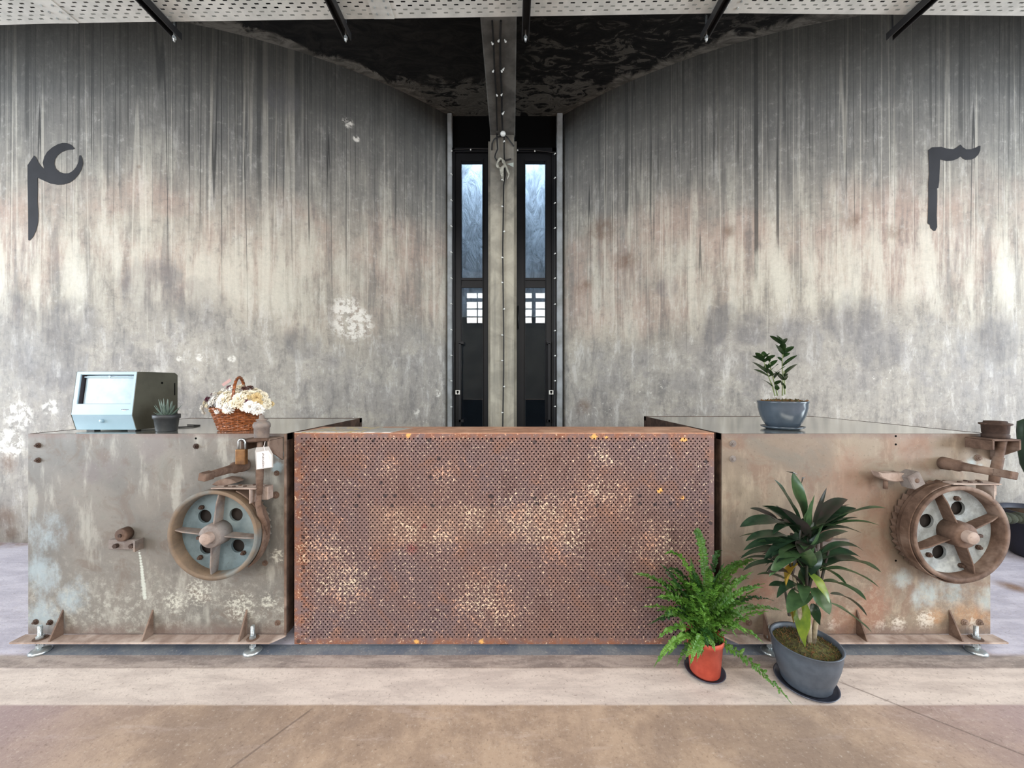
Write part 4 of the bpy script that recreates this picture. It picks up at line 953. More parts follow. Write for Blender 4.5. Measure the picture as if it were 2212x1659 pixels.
def moss(name, c, r, h, parent, mat, mat2, seed, n=260):
    R = random.Random(seed); b = MB(); bm = b.bm; k = 28; rings = [[bm.verts.new((c[0], c[1], c[2]+h))]]
    for j in range(1, 7):
        rr = r*j/6
        rings.append([bm.verts.new((c[0]+rr*math.cos(2*PI*i/k), c[1]+rr*math.sin(2*PI*i/k), c[2]+h*(1-(j/6)**2)+R.uniform(-.4, .4)*h*0.5*(j < 6))) for i in range(k)])
    for i in range(k): bm.faces.new((rings[0][0], rings[1][i], rings[1][(i+1) % k]))
    for j in range(1, 6):
        for i in range(k): bm.faces.new((rings[j][i], rings[j+1][i], rings[j+1][(i+1) % k], rings[j][(i+1) % k]))
    o = tag(b.build(name, mat, parent, smooth=True), None, kind='stuff')
    for q, mt in ((0, mat), (1, mat2)):
        b = MB()
        for i in range(n):
            a, rr = R.uniform(0, 2*PI), r*math.sqrt(R.random())*0.98
            p = Vector((c[0]+rr*math.cos(a), c[1]+rr*math.sin(a), c[2]+h*(1-(rr/r)**2)-0.002)); v = Vector((R.uniform(-1, 1), R.uniform(-1, 1), R.uniform(.2, 1.2))).normalized()*R.uniform(.4, 1.2)*h
            b.tube([p, p+v*0.6+Vector((R.uniform(-.2, .2)*h, R.uniform(-.2, .2)*h, 0)), p+v], [0.0016, 0.0014, 0.0006], 4)
        tag(b.build('moss_strand', mt, o), None, kind='stuff')
    return o
def potlathe(b, prof, c, wall=0.005):
    inner = [(max(0.001, r-wall), z) for r, z in prof[::-1]]
    inner[-1] = (inner[-1][0], inner[-1][1]+wall)
    b.lathe([(0.0005, prof[0][1])]+list(prof)+inner+[(0.0005, inner[-1][1])], c, n=56); return b

# ---------------------------------------------------------------- fern in the orange pot
fx, fy = 0.862, 1.655
R = random.Random(11)
sc1 = MB(); sc1.origin = (fx, fy, 0)
potlathe(sc1, [(.060, 0.0), (.080, 0.012), (.084, 0.018)], (fx, fy, 0.0), 0.004)
tag(sc1.build('saucer', m_sauc), 'dark plastic saucer under the orange pot', 'saucer')
fern = thing('potted_fern', (fx, fy, 0.005), 'bushy bright green fern in an orange pot on the floor', 'plant')
potlathe(MB(), [(.058, 0.005), (.062, 0.012), (.073, 0.150), (.077, 0.150), (.078, 0.172)], (fx, fy, 0), 0.004).build('pot', m_terra, fern)
MB().lathe([(0.0005, .155), (.072, .155), (.072, .150), (0.0005, .150)], (fx, fy, 0), n=30).build('soil', simple('dark_potting_soil', S(54, 44, 34), S(38, 32, 26), 60, .95), fern)
def frond(p0, c, p1, w, mat, seed, lush=1.0):
    r = random.Random(seed); b = MB(); p0, c, p1 = map(Vector, (p0, c, p1)); n = int(((p1-c).length+(c-p0).length)/0.0082)
    pts = [p0*(1-s)**2+c*2*s*(1-s)+p1*s*s for s in [i/n for i in range(n+1)]]
    d = p1-p0; hz = Vector((d.x, d.y, 0)); hz = hz.normalized() if hz.length > .02 else Vector((1, 0, 0))
    sd0 = hz.cross(Vector((0, 0, 1))); roll = r.uniform(-.6, .6)
    b.tube(pts, [0.0018*(1-0.7*i/n) for i in range(n+1)], 5)
    for i in range(int(n*0.12), n):
        s = i/n; tan = (pts[i+1]-pts[i]).normalized(); sd = (sd0-tan*sd0.dot(tan)).normalized(); sd = Matrix.Rotation(roll, 3, tan) @ sd; nm = sd.cross(tan)
        L = w*(math.sin(PI*min(1, s*0.93+0.10))**0.55)*r.uniform(.8, 1.1)
        for sg in (-1, 1):
            u = (sd*sg+tan*r.uniform(.15, .5)+nm*r.uniform(-.8, .8)).normalized(); q = pts[i]; v = u.cross(nm).normalized()
            ww = 0.0062*lush*r.uniform(.8, 1.25); k1 = r.uniform(-.2, .2)*L
            a0 = b.bm.verts.new(q); m1 = b.bm.verts.new(q+u*L*.35+v*ww-nm*.0015); m2 = b.bm.verts.new(q+u*L*.35-v*ww-nm*.0015); mc = b.bm.verts.new(q+u*L*.4+nm*.0015)
            t1 = b.bm.verts.new(q+u*L*.75+v*ww*.75+nm*k1); t2 = b.bm.verts.new(q+u*L*.75-v*ww*.75+nm*k1); e = b.bm.verts.new(q+u*L+nm*k1*1.4)
            for f in ((a0, m1, mc), (a0, mc, m2), (m1, t1, mc), (mc, t2, m2), (mc, t1, e), (mc, e, t2)): b.bm.faces.new(f)
    return b.build('frond', mat, fern, recalc=False)
base = Vector((fx, fy, 0.16))
def pw(x, y, Y): return at(x, y, Y)
spec = [((1712, 1522), 1.487, .09, .034, 0), ((1480, 1425), 1.545, .08, .022, 1), ((1515, 1418), 1.55, .07, .022, 0), ((1545, 1408), 1.56, .07, .022, 1), ((1462, 1440), 1.56, .09, .022, 0), ((1575, 1400), 1.57, .07, .022, 0), ((1530, 1400), 1.53, .06, .02, 2), ((1498, 1152), 1.70, .35, .026, 0), ((1436, 1197), 1.66, .26, .024, 1), ((1368, 1240), 1.62, .16, .022, 0), ((1412, 1442), 1.55, .14, .022, 1), ((1386, 1312), 1.6, .12, .022, 0),
        ((1690, 1320), 1.70, .14, .020, 0), ((1672, 1298), 1.74, .16, .020, 2), ((1640, 1210), 1.76, .22, .024, 0), ((1600, 1215), 1.72, .2, .026, 0), ((1560, 1190), 1.74, .24, .022, 2), ((1620, 1340), 1.6, .1, .022, 1),
        ((1400, 1350), 1.72, .12, .022, 2), ((1440, 1230), 1.73, .2, .022, 2), ((1392, 1270), 1.7, .16, .022, 0), ((1420, 1380), 1.56, .12, .024, 1), ((1490, 1440), 1.50, .12, .020, 1), ((1505, 1430), 1.53, .1, .02, 1),
        ((1560, 1265), 1.55, .14, .024, 1), ((1600, 1300), 1.55, .12, .022, 0), ((1530, 1230), 1.58, .18, .024, 0), ((1480, 1260), 1.58, .16, .024, 1), ((1460, 1300), 1.54, .14, .024, 0), ((1420, 1290), 1.58, .14, .022, 1), ((1440, 1420), 1.6, .1, .02, 0),
        ((1650, 1390), 1.58, .12, .022, 1), ((1520, 1330), 1.48, .12, .022, 1), ((1560, 1360), 1.50, .10, .02, 0), ((1470, 1350), 1.50, .12, .022, 0), ((1618, 1250), 1.66, .18, .024, 0)]
for i, ((x, y), Y, up, w_, mi) in enumerate(spec):
    p1 = pw(x, y, Y); p0 = base+Vector((R.uniform(-.03, .03), R.uniform(-.03, .03), 0)); c = p0.lerp(p1, 0.45)+Vector((0, 0, up))
    frond(p0, c, p1, w_*0.88, (m_fern, m_fern2, m_fern3)[mi], 50+i)
for i in range(62):
    a = R.uniform(0, 2*PI); L = R.uniform(.12, .30); h = R.uniform(.02, .34); p1 = base+Vector((math.cos(a)*L*.9, math.sin(a)*L*(.34 if math.sin(a) > 0 else .62)-0.02, h)); p0 = base+Vector((R.uniform(-.04, .04), R.uniform(-.03, .03), 0))
    frond(p0, p0.lerp(p1, 0.4)+Vector((0, 0, R.uniform(.06, .16))), p1, R.uniform(.015, .022), R.choice((m_fern, m_fern, m_fern2, m_fern3)), 200+i)

# ---------------------------------------------------------------- cordyline in the big grey pot
qx, qy = 1.262, 1.590
s2 = MB(); s2.origin = (qx, qy, 0)
potlathe(s2, [(.088, 0.0), (.110, 0.012), (.114, 0.019)], (qx, qy, 0), 0.004); tag(s2.build('saucer', m_sauc), 'dark plastic saucer under the large grey floor pot', 'saucer')
cp = thing('potted_cordyline', (qx, qy, 0.005), 'tall dark leafy cordyline in a blue-grey pot on the floor', 'plant')
potlathe(MB(), [(.080, 0.006), (.090, 0.02), (.092, 0.035), (.103, 0.065), (.118, 0.12), (.124, 0.16), (.124, 0.186), (.129, 0.190)], (qx, qy, 0), 0.006).build('pot', m_pot, cp)
moss('moss', (qx, qy, 0.168), 0.118, 0.014, cp, m_moss, m_mossb, 3, 330)
for (ax, ay, bx, by) in ((1748, 1398, 1742, 1290), (1735, 1390, 1712, 1230), (1755, 1395, 1770, 1250)):
    MB().tube([pw(ax, ay, 1.59), pw((ax+bx)/2+3, (ay+by)/2, 1.592), pw(bx, by, 1.595)], [0.011, 0.008, 0.006], 10).build('trunk', m_trunk, cp)
for (ax, ay, bx, by) in ((1742, 1300, 1745, 1130), (1712, 1240, 1735, 1120), (1770, 1260, 1752, 1140), (1735, 1300, 1700, 1200), (1765, 1290, 1790, 1190), (1745, 1280, 1765, 1200), (1705, 1330, 1695, 1270)):
    MB().tube([pw(ax, ay, 1.592), pw((ax+bx)/2, (ay+by)/2, 1.60), pw(bx, by, 1.60)], [0.006, 0.005, 0.004], 8).build('cane', m_cordp, cp)
k5 = lambda x, y: (1360+x*.33760, 1000+y*.33760)
CL = [((925, 105), (1100, 400), .05, 0, 1.62, 0, .15), ((1045, 60), (1120, 390), .045, 1, 1.64, 1, .05), ((1185, 205), (1150, 420), .05, 1, 1.57, 0, .05), ((1395, 232), (1180, 430), .045, 2, 1.66, 1, .35), ((1640, 290), (1200, 440), .048, 1, 1.55, 0, .30), ((1600, 400), (1230, 430), .03, 1, 1.5, 0, .35),
      ((770, 290), (980, 400), .025, 2, 1.66, 0, .3), ((845, 275), (1130, 470), .05, 0, 1.56, 0, .25), ((935, 275), (1140, 480), .06, 2, 1.50, 0, .15), ((705, 410), (1010, 400), .048, 0, 1.55, 0, .25), ((742, 500), (1050, 490), .045, 0, 1.56, 0, .25), ((728, 560), (1060, 510), .035, 0, 1.62, 0, .3),
      ((708, 612), (1000, 560), .035, 0, 1.66, 0, .3), ((725, 690), (990, 660), .03, 0, 1.55, 0, .3), ((722, 620), (980, 650), .03, 0, 1.66, 0, .35), ((815, 715), (1080, 800), .035, 1, 1.6, 0, .3), ((890, 785), (1110, 850), .038, 0, 1.56, 0, .25), ((1480, 605), (1200, 620), .045, 0, 1.62, 0, .35), ((1500, 565), (1230, 580), .025, 0, 1.68, 0, .35),
      ((1610, 700), (1210, 680), .045, 1, 1.6, 0, .42), ((1600, 800), (1220, 690), .035, 1, 1.52, 0, .45), ((1515, 880), (1240, 760), .048, 1, 1.56, 0, .35), ((1520, 980), (1290, 840), .028, 0, 1.64, 0, .3), ((1550, 1085), (1290, 900), .035, 1, 1.58, 0, .15), ((1010, 960), (1150, 830), .055, 1, 1.53, 0, .25), ((1125, 1180), (1110, 890), .055, 3, 1.54, 0, .05),
      ((1280, 970), (1170, 800), .05, 1, 1.53, 0, .2), ((1280, 900), (1150, 700), .045, 3, 1.52, 0, .15), ((1000, 790), (1060, 640), .05, 4, 1.54, 0, .05), ((1220, 1040), (1170, 900), .03, 0, 1.56, 0, .1), ((1450, 290), (1180, 460), .05, 0, 1.60, 0, .3), ((1460, 350), (1170, 480), .055, 0, 1.56, 0, .25), ((860, 620), (1060, 530), .045, 0, 1.62, 0, .2), ((1240, 400), (1160, 620), .05, 1, 1.54, 0, .1), ((960, 600), (1090, 520), .05, 1, 1.52, 0, .15), ((1090, 580), (1150, 520), .05, 2, 1.5, 0, .15),
      ((1500, 640), (1200, 660), .05, 0, 1.64, 0, .3), ((1350, 500), (1200, 640), .03, 0, 1.7, 0, .2), ((1400, 440), (1190, 520), .03, 0, 1.68, 0, .2), ((980, 320), (1120, 500), .05, 1, 1.7, 0, .1), ((1260, 160), (1170, 420), .014, 2, 1.6, 0, .02), ((1410, 265), (1190, 450), .03, 2, 1.72, 0, .2), ((870, 700), (1050, 610), .03, 0, 1.7, 0, .2), ((1050, 1030), (1000, 850), .02, 4, 1.62, 0, .0), ((1130, 540), (1170, 700), .04, 1, 1.55, 0, .1), ((1180, 380), (1130, 560), .05, 0, 1.6, 0, .05), ((1060, 440), (1130, 640), .05, 0, 1.6, 0, .05), ((1220, 560), (1140, 720), .04, 0, 1.58, 0, .1)]
for (tp, bp, w_, mi, Y, dm, lf) in CL:
    p1, p0 = pw(*k5(*tp), Y), pw(*k5(*bp), 1.60)
    b = leaf(MB(), p0, p1, w_*1.3, lf*0.75, 0.32, 12, R.uniform(-.5, .5)+(0.9 if lf < .12 else 0), 0.85, 0.06)
    b.build('leaf', (m_cord, m_cord2, m_cordp, m_cordg, m_cordy)[mi], cp, recalc=False)
Rc = random.Random(5)
for i in range(34):
    a = Rc.uniform(0, 2*PI); L = Rc.uniform(.14, .27); h0 = Rc.choice((.42, .50, .56, .62, .66)); p0 = Vector((qx+Rc.uniform(-.02, .02), qy+.01, h0)); p1 = p0+Vector((math.cos(a)*L, math.sin(a)*L*.6+.02, Rc.uniform(-.08, .12)))
    leaf(MB(), p0, p1, Rc.uniform(.038, .056), .3, .3, 10, Rc.uniform(-.4, .4), .85, .06).build('leaf', Rc.choice((m_cord, m_cord, m_cord2, m_cordp)), cp, recalc=False)
for (pts) in ([(1003, 55), (1045, 62), (1075, 75)], [(1100, 130), (1108, 95), (1125, 92)]):
    MB().tube([pw(*k5(*q), 1.63) for q in pts], [0.0008, 0.0035, 0.0006], 6).build('dry_tip', m_cordp, cp)

# ---------------------------------------------------------------- ZZ plant on the right machine
zx, zy = 1.487, 2.035
s3 = MB(); s3.origin = (zx, zy, TOPZ)
potlathe(s3, [(.072, 0), (.098, 0.010), (.103, 0.017)], (zx, zy, TOPZ), 0.004); tag(s3.build('saucer', m_glaze), 'blue-grey glazed saucer on the right machine top', 'saucer')
zp = thing('potted_zz_plant', (zx, zy, TOPZ+0.006), 'small upright plant with oval leaves in a glazed bowl pot', 'plant')
z0 = TOPZ+0.006
potlathe(MB(), [(.066, z0), (.072, z0+.006), (.090, z0+.035), (.105, z0+.07), (.114, z0+.11), (.115, z0+.135), (.118, z0+.140), (.118, z0+.148)], (zx, zy, 0), 0.006).build('pot', m_glaze, zp)
moss('moss', (zx, zy, z0+.138), 0.112, 0.014, zp, m_mossb, m_moss, 9, 200)
for i in range(26):
    a = R.uniform(0, 2*PI); r_ = R.uniform(.03, .11); p = Vector((zx+r_*math.cos(a), zy+r_*math.sin(a), z0+.142))
    MB().tube([p, p+Vector((R.uniform(-.02, .02), R.uniform(-.01, .01), R.uniform(.008, .02))), p+Vector((R.uniform(-.03, .03), R.uniform(-.02, .02), R.uniform(.0, .012)))], [.002, .0025, .001], 5).build('moss_curl', R.choice((m_moss, m_mossb)), zp)
k4 = lambda x, y: (1300+x*.25317, 680+y*.25317)
stems = [([(1480, 690), (1450, 590), (1400, 470), (1372, 340)], [(1285, 350, .05), (1275, 400, .05), (1295, 465, .055), (1360, 548, .04), (1310, 322, .05), (1480, 345, .05), (1500, 385, .05), (1440, 325, .045), (1385, 312, .05), (1340, 345, .05), (1400, 420, .05), (1490, 500, .04)]),
         ([(1500, 690), (1480, 600), (1450, 500), (1430, 400)], [(1530, 560, .05), (1390, 450, .05), (1525, 480, .05), (1400, 330, .05), (1510, 420, .05), (1570, 440, .05), (1500, 600, .045)]),
         ([(1542, 690), (1545, 560), (1540, 400), (1550, 280), (1510, 200)], [(1432, 178, .05), (1495, 172, .06), (1575, 200, .055), (1505, 300, .06), (1640, 270, .055), (1480, 250, .055), (1540, 240, .06), (1605, 325, .055), (1668, 345, .05), (1630, 375, .055), (1500, 360, .05), (1672, 418, .055), (1455, 470, .055), (1490, 490, .05), (1590, 290, .05), (1620, 380, .05)]),
         ([(1562, 680), (1560, 590), (1555, 480)], [(1575, 520, .05), (1580, 500, .04), (1530, 570, .04)])]
for si, (sp_, lv) in enumerate(stems):
    pts = [pw(*k4(*q), 2.03+0.01*si) for q in sp_]
    st = MB().tube(pts, [0.0042-0.0006*i for i in range(len(pts))], 8).build('stem', m_stem, zp)
    for j, (x, y, w_) in enumerate(lv):
        Yl = 2.03+0.01*si+R.uniform(-.06, .04); tip = pw(*k4(x, y), Yl)
        # foot of the leaf on the stem, a little below its tip
        best = min(((pts[a].lerp(pts[a+1], s)) for a in range(len(pts)-1) for s in (0, .25, .5, .75, 1)), key=lambda v: abs(v.z-(tip.z-.022-abs(tip.x-v.x)*.35)))
        leaf(MB(), best, tip, w_*0.52, 0.10, 0.2, 8, R.uniform(-.7, .7), 0.9).build('leaf', m_zz, st, recalc=False)

# ---------------------------------------------------------------- small succulent
ux, uy = -1.797, 1.925
su = thing('potted_succulent', (ux, uy, TOPZ), 'small spiky succulent in a black nursery pot beside the viewer', 'plant')
potlathe(MB(), [(.041, TOPZ), (.043, TOPZ+.004), (.050, TOPZ+.066), (.055, TOPZ+.067), (.056, TOPZ+.088)], (ux, uy, 0), 0.003).build('pot', m_bpot, su)
MB().lathe([(0.0005, TOPZ+.078), (.051, TOPZ+.078), (.051, TOPZ+.072), (0.0005, TOPZ+.072)], (ux, uy, 0), n=30).build('soil', simple('succulent_soil', S(60, 50, 40), S(44, 38, 30), 60, .95), su)
m_succ = leaf_mat('grey_green_succulent', S(112, 128, 116), S(84, 100, 90), 0.5)
for i in range(26):
    ring = i % 3; a = i*2.39996; L = (.045, .065, .078)[ring]*R.uniform(.85, 1.1); el = math.radians((25, 52, 76)[ring]+R.uniform(-8, 8))
    p0 = Vector((ux+.010*math.cos(a), uy+.010*math.sin(a), TOPZ+.078)); d = Vector((math.cos(a)*math.cos(el), math.sin(a)*math.cos(el), math.sin(el)))
    MB().tube([p0, p0+d*L*.35, p0+d*L*.7+Vector((0, 0, .004)), p0+d*L+Vector((0, 0, .010))], [.0065, .0065, .0042, .0006], 7, flat=0.55).build('leaf', m_succ, su)

# ---------------------------------------------------------------- basket of chrysanthemums
bx_, by_ = -1.474, 1.985
t = NT('varnished_wicker'); p = t.pos(); n = t.noise(t.scale(p, (60, 60, 160)), 1.0, 3)
t.out(t.mix(t.mr(n, .35, .65), S(150, 86, 46), S(96, 52, 28)), 0.28, 0, 0.6); m_wick = t.m
bk_ = thing('flower_basket', (bx_, by_, TOPZ), 'varnished wicker basket full of cream chrysanthemums', 'basket')
bw = MB(); rows_ = 13; ns = 22; H = .112
for r_ in range(rows_):
    s = (r_+.5)/rows_; rad = .084+(.122-.084)*s**1.1; z = TOPZ+.004+H*s; ph = PI*(r_ % 2)
    pts = [(bx_+(rad+.0035*math.sin(a*ns/2+ph))*math.cos(a), by_+(rad+.0035*math.sin(a*ns/2+ph))*math.sin(a)*.82, z+.0012*math.sin(a*5+r_)) for a in [2*PI*k/132 for k in range(133)]]
    bw.tube(pts, 0.0046, 6, cap=False)
bw.build('wicker_bowl', m_wick, bk_)
for k in range(ns):
    a = 2*PI*(k+.5)/ns
    MB().tube([(bx_+.084*math.cos(a), by_+.069*math.sin(a), TOPZ+.002), (bx_+.102*math.cos(a), by_+.084*math.sin(a), TOPZ+.06), (bx_+.121*math.cos(a), by_+.099*math.sin(a), TOPZ+.114)], 0.0026, 5).build('stake', m_wick, bk_)
for ph in (0, PI):
    pts = [(bx_+(.122+.003*math.sin(a*26+ph))*math.cos(a), by_+(.122+.003*math.sin(a*26+ph))*math.sin(a)*.82, TOPZ+.117+.0035*math.cos(a*26+ph)) for a in [2*PI*k/156 for k in range(157)]]
    MB().tube(pts, 0.0045, 6, cap=False).build('rim_cane', m_wick, bk_)
MB().lathe([(0.0005, TOPZ+.001), (.082, TOPZ+.001), (.082, TOPZ+.008), (0.0005, TOPZ+.008)], (bx_, by_, 0), n=30, sy=.82).build('base', m_wick, bk_)
for ph in (0, 2.1, 4.2):
    pts = []
    for k in range(41):
        s = k/40; a = PI*s; cx_ = -1.463+.034*math.cos(a); cy_ = by_-.093*math.cos(a); cz_ = TOPZ+.10+.182*math.sin(a)**.75
        pts.append((cx_+.004*math.cos(s*30+ph), cy_+.002*math.sin(s*30+ph), cz_+.004*math.sin(s*30+ph)))
    MB().tube(pts, 0.0046, 6).build('handle_cane', m_wick, bk_)
MB().lathe([(0.0005, TOPZ+.15), (.06, TOPZ+.145), (.10, TOPZ+.12), (.112, TOPZ+.10), (0.0005, TOPZ+.09)], (bx_, by_, 0), n=30, sy=.82).build('moss_filling', simple('dark_foliage', S(60, 66, 50), S(36, 42, 32), 60, .9, bump=.8), bk_)
m_cream = leaf_mat('cream_petal', S(242, 234, 214), S(230, 216, 190), 0.7, sc_=40)
m_white = leaf_mat('white_petal', S(248, 246, 240), S(236, 230, 218), 0.7, sc_=40)
m_purp = leaf_mat('dried_purple_petal', S(126, 66, 88), S(96, 50, 66), 0.8, sc_=40)
m_brnf = leaf_mat('dried_brown_petal', S(112, 76, 68), S(84, 56, 48), 0.8, sc_=40)
m_yell = leaf_mat('straw_petal', S(222, 200, 150), S(196, 168, 118), 0.7, sc_=40)
kb = lambda x, y: (420+x*.09042, 800+y*.09042)
def blossom(x, y, r, mat, Yoff, face):
    c = pw(*kb(x, y), by_+Yoff); rr = r*.09042*by_/F; b = MB(); R2 = random.Random(int(x+y))
    fv = Vector(face).normalized(); ax = fv.cross(Vector((0, 0, 1))); ax = ax.normalized() if ax.length > .05 else Vector((1, 0, 0)); ay = ax.cross(fv)
    for ly, (n, el, L) in enumerate(((16, -.15, 1.0), (15, .2, .95), (13, .55, .85), (10, .9, .68), (7, 1.25, .5))):
        for k in range(n):
            a = 2*PI*(k+ly*.4)/n+R2.uniform(-.1, .1); e = el+R2.uniform(-.15, .15)
            d = (ax*math.cos(a)+ay*math.sin(a))*math.cos(e)+fv*math.sin(e); sd = fv.cross(d).normalized(); l = rr*L*R2.uniform(.85, 1.1); w_ = rr*.16
            p1, p2, p3 = c+d*l*.2, c+d*l*.7+fv*l*.12, c+d*l-fv*l*.05
            v = [b.bm.verts.new(q) for q in (p1-sd*w_*.5, p1+sd*w_*.5, p2+sd*w_, p2-sd*w_, p3+sd*w_*.5, p3-sd*w_*.5)]
            b.bm.faces.new((v[0], v[1], v[2], v[3])); b.bm.faces.new((v[3], v[2], v[4], v[5]))
    o = b.build('blossom', mat, bk_, recalc=False)
    return o
for x, y, r, mt, yo, f in [(490, 690, 120, m_white, -.05, (-.6, -.6, .5)), (760, 570, 130, m_cream, -.03, (-.2, -.6, .8)), (740, 720, 160, m_cream, -.09, (-.2, -1, .3)), (1080, 690, 170, m_cream, -.09, (.1, -1, .3)), (800, 900, 140, m_white, -.11, (-.2, -1, -.1)),
        (1100, 400, 110, m_cream, .04, (0, -.3, 1)), (900, 420, 90, m_white, .02, (-.1, -.4, 1)), (1380, 570, 130, m_cream, -.02, (.3, -.6, .7)), (1480, 650, 130, m_yell, -.05, (.5, -.8, .4)), (1660, 610, 120, m_cream, -.01, (.8, -.4, .5)), (1330, 870, 150, m_white, -.11, (.2, -1, 0)), (1500, 930, 150, m_white, -.09, (.5, -1, -.2)),
        (560, 960, 100, m_white, -.09, (-.5, -1, 0)), (200, 900, 100, m_white, -.02, (-1, -.3, .1)), (220, 1000, 70, m_white, -.02, (-1, -.3, -.4)), (310, 850, 80, m_cream, -.04, (-1, -.6, .1)), (1620, 870, 90, m_cream, -.05, (.8, -.7, .1)), (1740, 760, 110, m_cream, -.01, (1, -.4, .2)), (1760, 860, 90, m_cream, .0, (1, -.3, -.1)),
        (310, 690, 80, m_purp, -.01, (-.9, -.3, .4)), (440, 570, 60, m_purp, .0, (-.6, -.2, .8)), (840, 400, 80, m_purp, .03, (-.2, -.3, 1)), (1190, 440, 90, m_brnf, .02, (.1, -.3, 1)), (1330, 420, 100, m_brnf, .03, (.2, -.2, 1)), (1240, 770, 90, m_purp, -.08, (.1, -1, .2)), (420, 900, 100, m_brnf, -.06, (-.7, -.7, .1)), (1520, 780, 110, m_yell, -.06, (.4, -.9, .2)),
        (620, 560, 110, m_cream, .02, (-.4, -.3, .8)), (1200, 560, 120, m_cream, .0, (.1, -.5, .9)), (1000, 560, 110, m_cream, .0, (0, -.5, .9)), (250, 780, 70, m_cream, -.01, (-1, -.3, .3)), (620, 800, 120, m_white, -.10, (-.4, -1, .1)), (940, 800, 120, m_cream, -.11, (0, -1, .1)), (400, 780, 100, m_white, -.06, (-.8, -.7, .2)), (1180, 900, 90, m_white, -.10, (.1, -1, 0)), (480, 560, 80, m_white, .0, (-.5, -.3, .8)), (1560, 520, 90, m_cream, .02, (.6, -.3, .8)), (1220, 660, 110, m_yell, -.07, (.2, -1, .4)), (660, 660, 110, m_white, -.07, (-.3, -.9, .4)), (900, 640, 110, m_cream, -.07, (0, -.8, .5)), (1000, 470, 90, m_cream, .03, (0, -.3, 1)), (700, 460, 80, m_white, .03, (-.2, -.3, 1)), (1450, 470, 90, m_cream, .04, (.3, -.3, 1)), (1850, 800, 70, m_yell, .02, (1, -.2, .1)), (740, 960, 80, m_cream, -.10, (-.1, -1, -.2)), (380, 960, 60, m_yell, -.06, (-.8, -.7, -.1)), (1100, 830, 100, m_cream, -.10, (.1, -1, .1))]:
    blossom(x, y, r, mt, yo, f)
t_ = pw(*kb(760, 280), by_+.03)
tag(MB().prism([t_+Vector(v) for v in ((-.026, 0, -.012), (-.016, 0, -.024), (.028, 0, .006), (.020, 0, .020))], (0, .001, 0)).tube([t_+Vector((.0, 0, -.015)), t_+Vector((.008, 0, -.06))], .001, 5).build('ribbon_flag', simple('dusty_pink_paper', S(178, 142, 136), None, 5, .7), bk_), None)
# ================================================================ string lights, lamp, cables
m_wire = simple('black_wire', S(14, 14, 15), None, 8, 0.5)
m_bulb = simple('white_plastic_bulb', S(226, 228, 222), None, 8, 0.3)
def string(loc, label, pts, bulbs, r=0.0045):
    o = thing('string_light', loc, label, 'string lights', None)
    MB().tube(pts, r, 6).build('wire', m_wire, o)
    for p, d in bulbs:
        p = Vector(p); d = Vector(d)
        MB().cyl(p, p+d*0.014, 0.005, n=8).ball(p+d*0.020, 0.0085, 10).build('bulb', m_bulb, o)
    return o
YD = DOORY-0.045
def P(x, y, Y): return tuple(at(x, y, Y))
ys_l = (378, 434, 490, 546, 602, 657, 713, 768, 823, 879)
string((at(978, 920, YD).x, YD, 0), 'string of tiny white bulbs framing the left door', [P(1062, 322, YD), P(1020, 321, YD), P(977, 324, YD)]+[P(978+(i % 2), y, YD) for i, y in enumerate(ys_l)]+[P(980, 1000, YD)],
       [(P(977, y, YD), (-.5, -.9, .1)) for y in ys_l]+[(P(1017, 322, YD), (0, -.6, -.8)), (P(1057, 322, YD), (0, -.6, -.8)), (P(977, 326, YD), (-.3, -.7, -.5))])
ys_r = (334, 386, 440, 494, 549, 602, 658, 715, 769, 823, 878)
string((at(1197, 920, YD).x, YD, 0), 'string of tiny white bulbs framing the right door', [P(1114, 322, YD), P(1155, 324, YD), P(1196, 330, YD)]+[P(1197+(i % 2), y, YD) for i, y in enumerate(ys_r)]+[P(1199, 1000, YD)],
       [(P(1197, y, YD), (.5, -.9, .1)) for y in ys_r]+[(P(1118, 323, YD), (0, -.6, -.8)), (P(1155, 325, YD), (0, -.6, -.8))])
YP = 3.985; YB = 3.994
ys_p = (307, 390, 447, 501, 557, 611, 668, 724, 779, 835, 891)
string((-0.1, YP, 0), 'string of tiny white bulbs down the middle of the column', [P(1089, 294, YP), P(1089, 330, YP), P(1091, 380, YP), P(1088, 400, YP), P(1087, 470, YP), P(1086, 540, YP), P(1087, 640, YP), P(1088, 720, YP), P(1088, 800, YP), P(1086, 920, YP), P(1087, 1060, YP)],
       [(P(1087, y, YP), (-.6 if i % 3 else .6, -.8, 0)) for i, y in enumerate(ys_p)], 0.007)
# strands along the beam's underside
ZB = 3.993
def beamp(x, y): Yb = (ZB-CH)*F/(CY-y); return ((x-CX)/F*Yb, Yb, ZB)
string((-0.1, 3.4, ZB), 'strands of tiny bulbs running along the underside of the beam', [beamp(1063, 45), beamp(1066, 90), beamp(1068, 150), beamp(1072, 205), beamp(1073, 250), beamp(1074, 282)],
       [(beamp(x, y), (.4*(-1)**i, -.2, -.9)) for i, (x, y) in enumerate(((1062, 91), (1079, 85), (1090, 86), (1067, 151), (1082, 151), (1089, 147), (1072, 203), (1085, 202), (1084, 243), (1089, 241)))], 0.006)
MBc = MB(); MBc.origin = (-0.06, 3.4, ZB)
tag(MBc.tube([beamp(1082, 45), beamp(1080, 90), beamp(1081, 150), beamp(1084, 205), beamp(1084, 250), beamp(1086, 284)], 0.008, 8).build('power_cable', m_wire), 'black cable running along the underside of the beam to the round lamp', 'cable')
MBc = MB(); MBc.origin = P(1075, 330, YB-.012)
YC = YB-0.012
tag(MBc.tube([P(1073, 284, YC), P(1074, 310, YC), P(1075, 322, YC), P(1070, 333, YC), P(1069, 340, YC), P(1073, 346, YC), P(1082, 347, YC), P(1094, 346, YC), P(1104, 343, YC)], 0.007, 8).build('power_cable', m_wire), 'black cable end bent into a hook on the column', 'cable')
